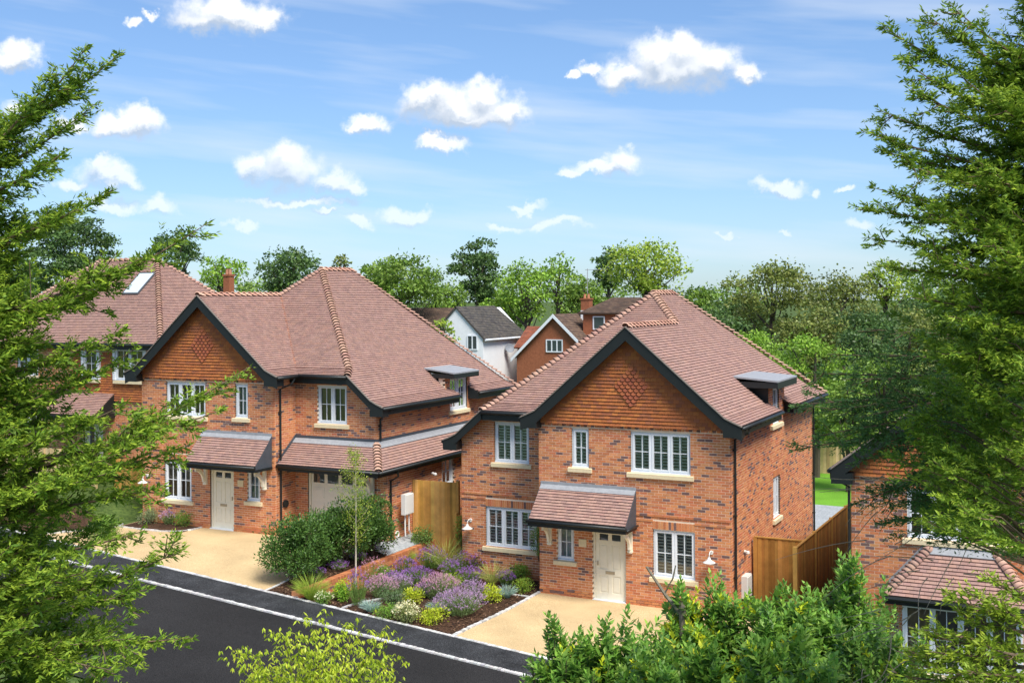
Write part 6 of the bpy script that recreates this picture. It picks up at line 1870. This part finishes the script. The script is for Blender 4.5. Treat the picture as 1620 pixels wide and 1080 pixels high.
def spikes(label, px, py, r, h, fpal, n=130, leafpal=None, name='lavender', cat='flowers', group=None, spike=.09):
    """dome of thin grey-green stems that end in flower spikes"""
    r, h, n = r * 1.25, h * 1.2, int(n * 1.35)
    p = ground_hit(px, py); t = thing(name, tuple(p), label, cat, group)
    a = NR.uniform(0, 6.28, n); o = NR.uniform(0, 1, n) ** .55
    tipP = np.stack([np.cos(a) * o * r, np.sin(a) * o * r, h * (1 - .40 * o ** 2) * NR.uniform(.8, 1.1, n)], 1)
    B0 = np.stack([np.cos(a) * o * r * .35, np.sin(a) * o * r * .35, np.full(n, .01)], 1)
    D = unit(tipP - B0); L = np.linalg.norm(tipP - B0, axis=1)
    parts = [(*leaves(B0, D, L, .009), shade_cols(leafpal or [(.18, .26, .12), (.14, .22, .09)], n))]
    m = n * 9; ii = NR.integers(0, n, m); tt = NR.uniform(.05, .75, m)
    P = B0[ii] + D[ii] * (L[ii] * tt)[:, None]
    parts.append((*leaves(P, unit(D[ii] + NR.normal(size=(m, 3)) * .6), NR.uniform(.04, .09, m), .013), shade_cols(leafpal or [(.16, .25, .11), (.20, .29, .14), (.12, .20, .08)], m)))
    foliage('foliage', parts, M_LEAF, t, (0, 0, 0))
    m = n * 7; ii = NR.integers(0, n, m); tt = NR.uniform(0, 1, m)
    P = tipP[ii] - D[ii] * (spike * (tt - .35))[:, None] + NR.normal(size=(m, 3)) * .008
    V, Q = leaves(P, unit(D[ii] * .6 + NR.normal(size=(m, 3))), NR.uniform(.02, .04, m), .016)
    foliage('flowers', [(V, Q, shade_cols(fpal, m, .2))], M_PETAL, t, (0, 0, 0))['kind'] = 'stuff'
    return t


VIOLET = [(.22, .10, .46), (.30, .15, .56), (.36, .22, .60), (.26, .13, .50)]
PINKISH = [(.50, .26, .50), (.56, .33, .54), (.44, .22, .48), (.60, .40, .58)]
MAUVE = [(.40, .28, .58), (.48, .36, .62), (.34, .22, .52)]
LIME = [(.36, .48, .03), (.42, .54, .04), (.30, .42, .03), (.48, .56, .06)]
BLUEG = [(.26, .40, .42), (.32, .46, .48), (.20, .33, .36)]
CREAMF = [(.72, .70, .50), (.78, .76, .60), (.62, .62, .42)]
FRESH = [(.16, .32, .05), (.20, .37, .06), (.13, .27, .05)]
DEEP = [(.062, .145, .034), (.080, .175, .040), (.050, .115, .030), (.11, .215, .050)]

# the round bushes beside the gravel drive
bush('big round dark green bush at the drive edge nearest the road', 468, 922, .72, 1.62, DEEP, .062, 1.9)
bush('middle round dark green bush in front of the garage door', 540, 893, .74, 1.70, DEEP, .062, 1.9)
bush('right-hand dark green bush beside the meter box', 588, 878, .66, 1.75, DEEP, .062, 1.9)
bush('small dark green bush squeezed behind the middle round bush', 500, 900, .62, 1.55, DEEP, .062, 1.9)
# violet flowers below them
spikes('low violet flowers at the foot of the nearest round bush', 503, 912, .22, .22, VIOLET, 60, name='violet_flowers', spike=.05)
spikes('low violet flowers along the brick retaining wall', 535, 900, .28, .22, VIOLET, 80, name='violet_flowers', spike=.05)
spikes('low violet flowers near the upper end of the retaining wall', 566, 886, .25, .20, VIOLET, 60, name='violet_flowers', spike=.05)

# young birch in front of the wall
bp_ = ground_hit(563, 935)
t = thing('young_tree', tuple(bp_), 'slender young tree with pale trunk growing beside the retaining wall', 'tree')
b = MB(); Ht = 4.15
limb(b, [(0, 0, -.1), (.01, 0, 1.3), (.03, .0, 2.6), (.02, 0, Ht)], .032, .006, 7, (.55, .47, .36)); parts = []
for k in range(34):
    z = 1.35 + (Ht - 1.4) * (k / 34) ** .9; a_ = NR.uniform(0, 6.28); L = (.50 - .38 * abs((z - 2.3) / 2.0)) * NR.uniform(.7, 1.2); L = max(.2, L * 1.7)
    e = np.array([math.cos(a_) * L * .62, math.sin(a_) * L * .62, z + L * .62]); ax = bez(np.array([.02, 0, z]), np.array([e[0] * .5, e[1] * .5, z + L * .22]), e, 6); limb(b, ax, .008, .003, 4, (.40, .33, .22))
    m = 80; ii = NR.integers(1, 6, m); P = ax[ii] + NR.normal(size=(m, 3)) * .075
    parts.append((*leaves(P, NR.normal(size=(m, 3)) + np.array([0, 0, -.3]), NR.uniform(.035, .06, m), .030), shade_cols([(.22, .33, .04), (.27, .38, .05), (.18, .28, .04), (.33, .40, .07)], m)))
foliage('crown', parts, M_LEAF, t, (0, 0, 0)); b.build('trunk', M_BARK, t)

# planting at the foot of the garage house gable
bush('green shrub below the left ground floor window of the garage house', 292, 831, .34, .42, FRESH, .035, name='shrub')
bush('grey-green shrub at the left end of the window bed', 240, 828, .36, .40, [(.16, .22, .12), (.20, .26, .15)], .03, name='shrub')
spikes('lavender between the two shrubs under the left window', 268, 829, .28, .42, MAUVE, 90)
bush('low shrub in the curved bed behind the left conifer', 165, 852, .5, .6, FRESH, .04)

# flower bed in front of the shuttered house
tuft('bushy yellow-green grass clump at the road end of the retaining wall', 492, 949, .42, .50, [(.24, .36, .05), (.30, .42, .06), (.20, .31, .05)], 520)
bush('lime green spurge beside the young tree', 545, 951, .24, .50, [(.20, .42, .05), (.26, .48, .06), (.16, .34, .04)], .035, flowers=(LIME, 60))
bush('small white-flowered plant near the kerb', 512, 956, .20, .30, FRESH, .03, flowers=([(.7, .72, .55)], 40))
spikes('tall thin violet-flowered plant round the young tree trunk', 566, 958, .26, .85, VIOLET, 70, leafpal=[(.16, .28, .07), (.12, .22, .06)], name='verbena', spike=.05)
tuft('blue fescue tuft nearest the kerb and white edging', 586, 969, .24, .24, BLUEG, 420, name='fescue_tuft')
spikes('pink-mauve lavender behind the first blue fescue', 604, 946, .42, .55, PINKISH, 190)
bush('dark grey-green shrub right of the white bed edging', 622, 955, .34, .34, [(.09, .16, .08), (.12, .20, .10)], .035)
bush('low fresh green plant between fescue and cream flowers', 612, 977, .30, .26, FRESH, .035)
bush('cream-flowered plant at the kerb edge of the bed', 643, 983, .30, .42, [(.20, .27, .10), (.26, .32, .14)], .03, flowers=(CREAMF, 150))
bush('lime spurge behind the cream-flowered plant', 651, 955, .28, .38, LIME, .04)
bush('large lime spurge nearest the bottom corner of the bed', 686, 986, .30, .36, LIME, .042)
tuft('blue fescue tuft left of the big violet lavender', 690, 969, .22, .24, BLUEG, 380, name='fescue_tuft')
spikes('large pink lavender in the middle of the bed', 694, 947, .52, .60, PINKISH, 260)
spikes('big violet lavender in front of the middle of the bed', 728, 972, .62, .55, MAUVE, 320)
spikes('pink-violet lavender near the gravel drive', 748, 953, .40, .52, MAUVE, 190)
bush('lime spurge at the right of the lavender', 776, 953, .28, .40, LIME, .042)
tuft('blue fescue tuft by the drive edging', 802, 946, .26, .26, BLUEG, 420, name='fescue_tuft')
bush('lime-tipped low shrub in the corner by the front wall', 827, 936, .28, .32, [(.24, .38, .05), (.30, .44, .06), (.14, .28, .05)], .04)
bush('round green shrub under the ground floor shuttered window', 824, 918, .30, .38, FRESH, .04)
tuft('straw-tipped ornamental grass below the left shuttered window', 778, 926, .30, .62, [(.30, .38, .10), (.42, .42, .18), (.24, .34, .08)], 300)
bush('dark purple-leaved plant against the shuttered house wing', 758, 905, .34, .55, [(.10, .13, .07), (.13, .10, .09), (.14, .18, .07)], .04, flowers=(VIOLET, 60))
spikes('violet flowers in the back of the bed near the fence', 738, 905, .38, .55, VIOLET, 120, leafpal=[(.12, .20, .06)], name='verbena', spike=.05)
tuft('tall upright grass at the back of the bed', 706, 905, .32, .95, [(.24, .34, .09), (.32, .40, .14), (.18, .28, .06)], 300)
spikes('violet flower clump left of the tall upright grass', 682, 900, .42, .60, VIOLET, 150, leafpal=[(.12, .22, .06)], name='verbena', spike=.06)
spikes('violet flower clump in the middle back of the bed', 660, 925, .48, .45, VIOLET, 190, leafpal=[(.13, .23, .07)], name='verbena', spike=.06)
tuft('bright green grass tuft beside the retaining wall', 640, 893, .34, .34, [(.18, .34, .05), (.23, .40, .06)], 420)
bush('green shrub between lavender and retaining wall', 605, 922, .34, .42, FRESH, .04)
spikes('pale mauve lavender left of the green grass tuft', 632, 940, .36, .48, MAUVE, 150)
bush('lime plant behind the pink lavender', 712, 932, .30, .40, [(.30, .42, .05), (.20, .34, .05)], .04)
bush('dark shrub at the top end of the retaining wall', 668, 868, .34, .62, [(.12, .22, .06), (.16, .27, .07)], .05)
bush('green shrub in front of the golden fence', 694, 866, .34, .50, [(.12, .22, .05), (.17, .28, .06)], .05)
spikes('thin pink flowers leaning on the retaining wall', 590, 930, .40, .75, PINKISH, 60, leafpal=[(.16, .26, .08)], name='verbena', spike=.05)
bush('white-flowered climber below the shuttered bay window corner', 0, 0, .26, 1.35, FRESH, .035, .5, name='climber', cat='climber', base=(-.42, .85, .75), flowers=([(.75, .75, .72)], 30))
bush('green climber growing on the darker fence panel', 0, 0, .30, 1.7, FRESH, .05, .35, name='climber', cat='climber', base=(-3.55, 1.8, .4))
bush('shrub at the foot of the right side wall', 1205, 905, .42, .95, FRESH, .05)

# garden shrubs along the rear fence
for i_, (px_, py_, r_, h_, kd_) in enumerate(((1180, 700, 1.5, 3.4, 'bright'), (1238, 690, 1.6, 4.2, 'yellow'), (1300, 690, 1.5, 3.6, 'bright'), (1360, 700, 1.6, 4.4, 'mid'), (1425, 700, 1.8, 4.6, 'dark'))):
    p_ = atw(px_, py_, 60); p_[2] = 0
    bush(['leafy rear-garden shrub nearest the shuttered house roof', 'yellow-green rear-garden shrub above the lawn', 'light green rear-garden shrub left of the end house', 'mid green rear-garden shrub behind the end house eaves', 'dark rear-garden shrub behind the right conifer'][i_], 0, 0, r_, h_, kd_, .16, .9, base=p_, group='shrubs along the rear fence')
for (px_, py_, r_, h_, lb) in ((640, 912, .34, .5, 'violet flowers beside the bright green grass tuft'), (715, 915, .36, .5, 'violet flowers in front of the tall upright grass'), (622, 930, .30, .42, 'violet flowers between green shrub and mauve lavender'), (745, 925, .34, .46, 'violet flowers between lime plant and straw-tipped grass'), (672, 945, .28, .36, 'violet flowers behind the first lime spurge'), (800, 925, .26, .36, 'violet flowers between ornamental grass and round shrub')):
    spikes(lb, px_, py_, r_, h_, VIOLET, 110, leafpal=[(.13, .22, .06), (.10, .18, .05)], name='verbena', spike=.05)
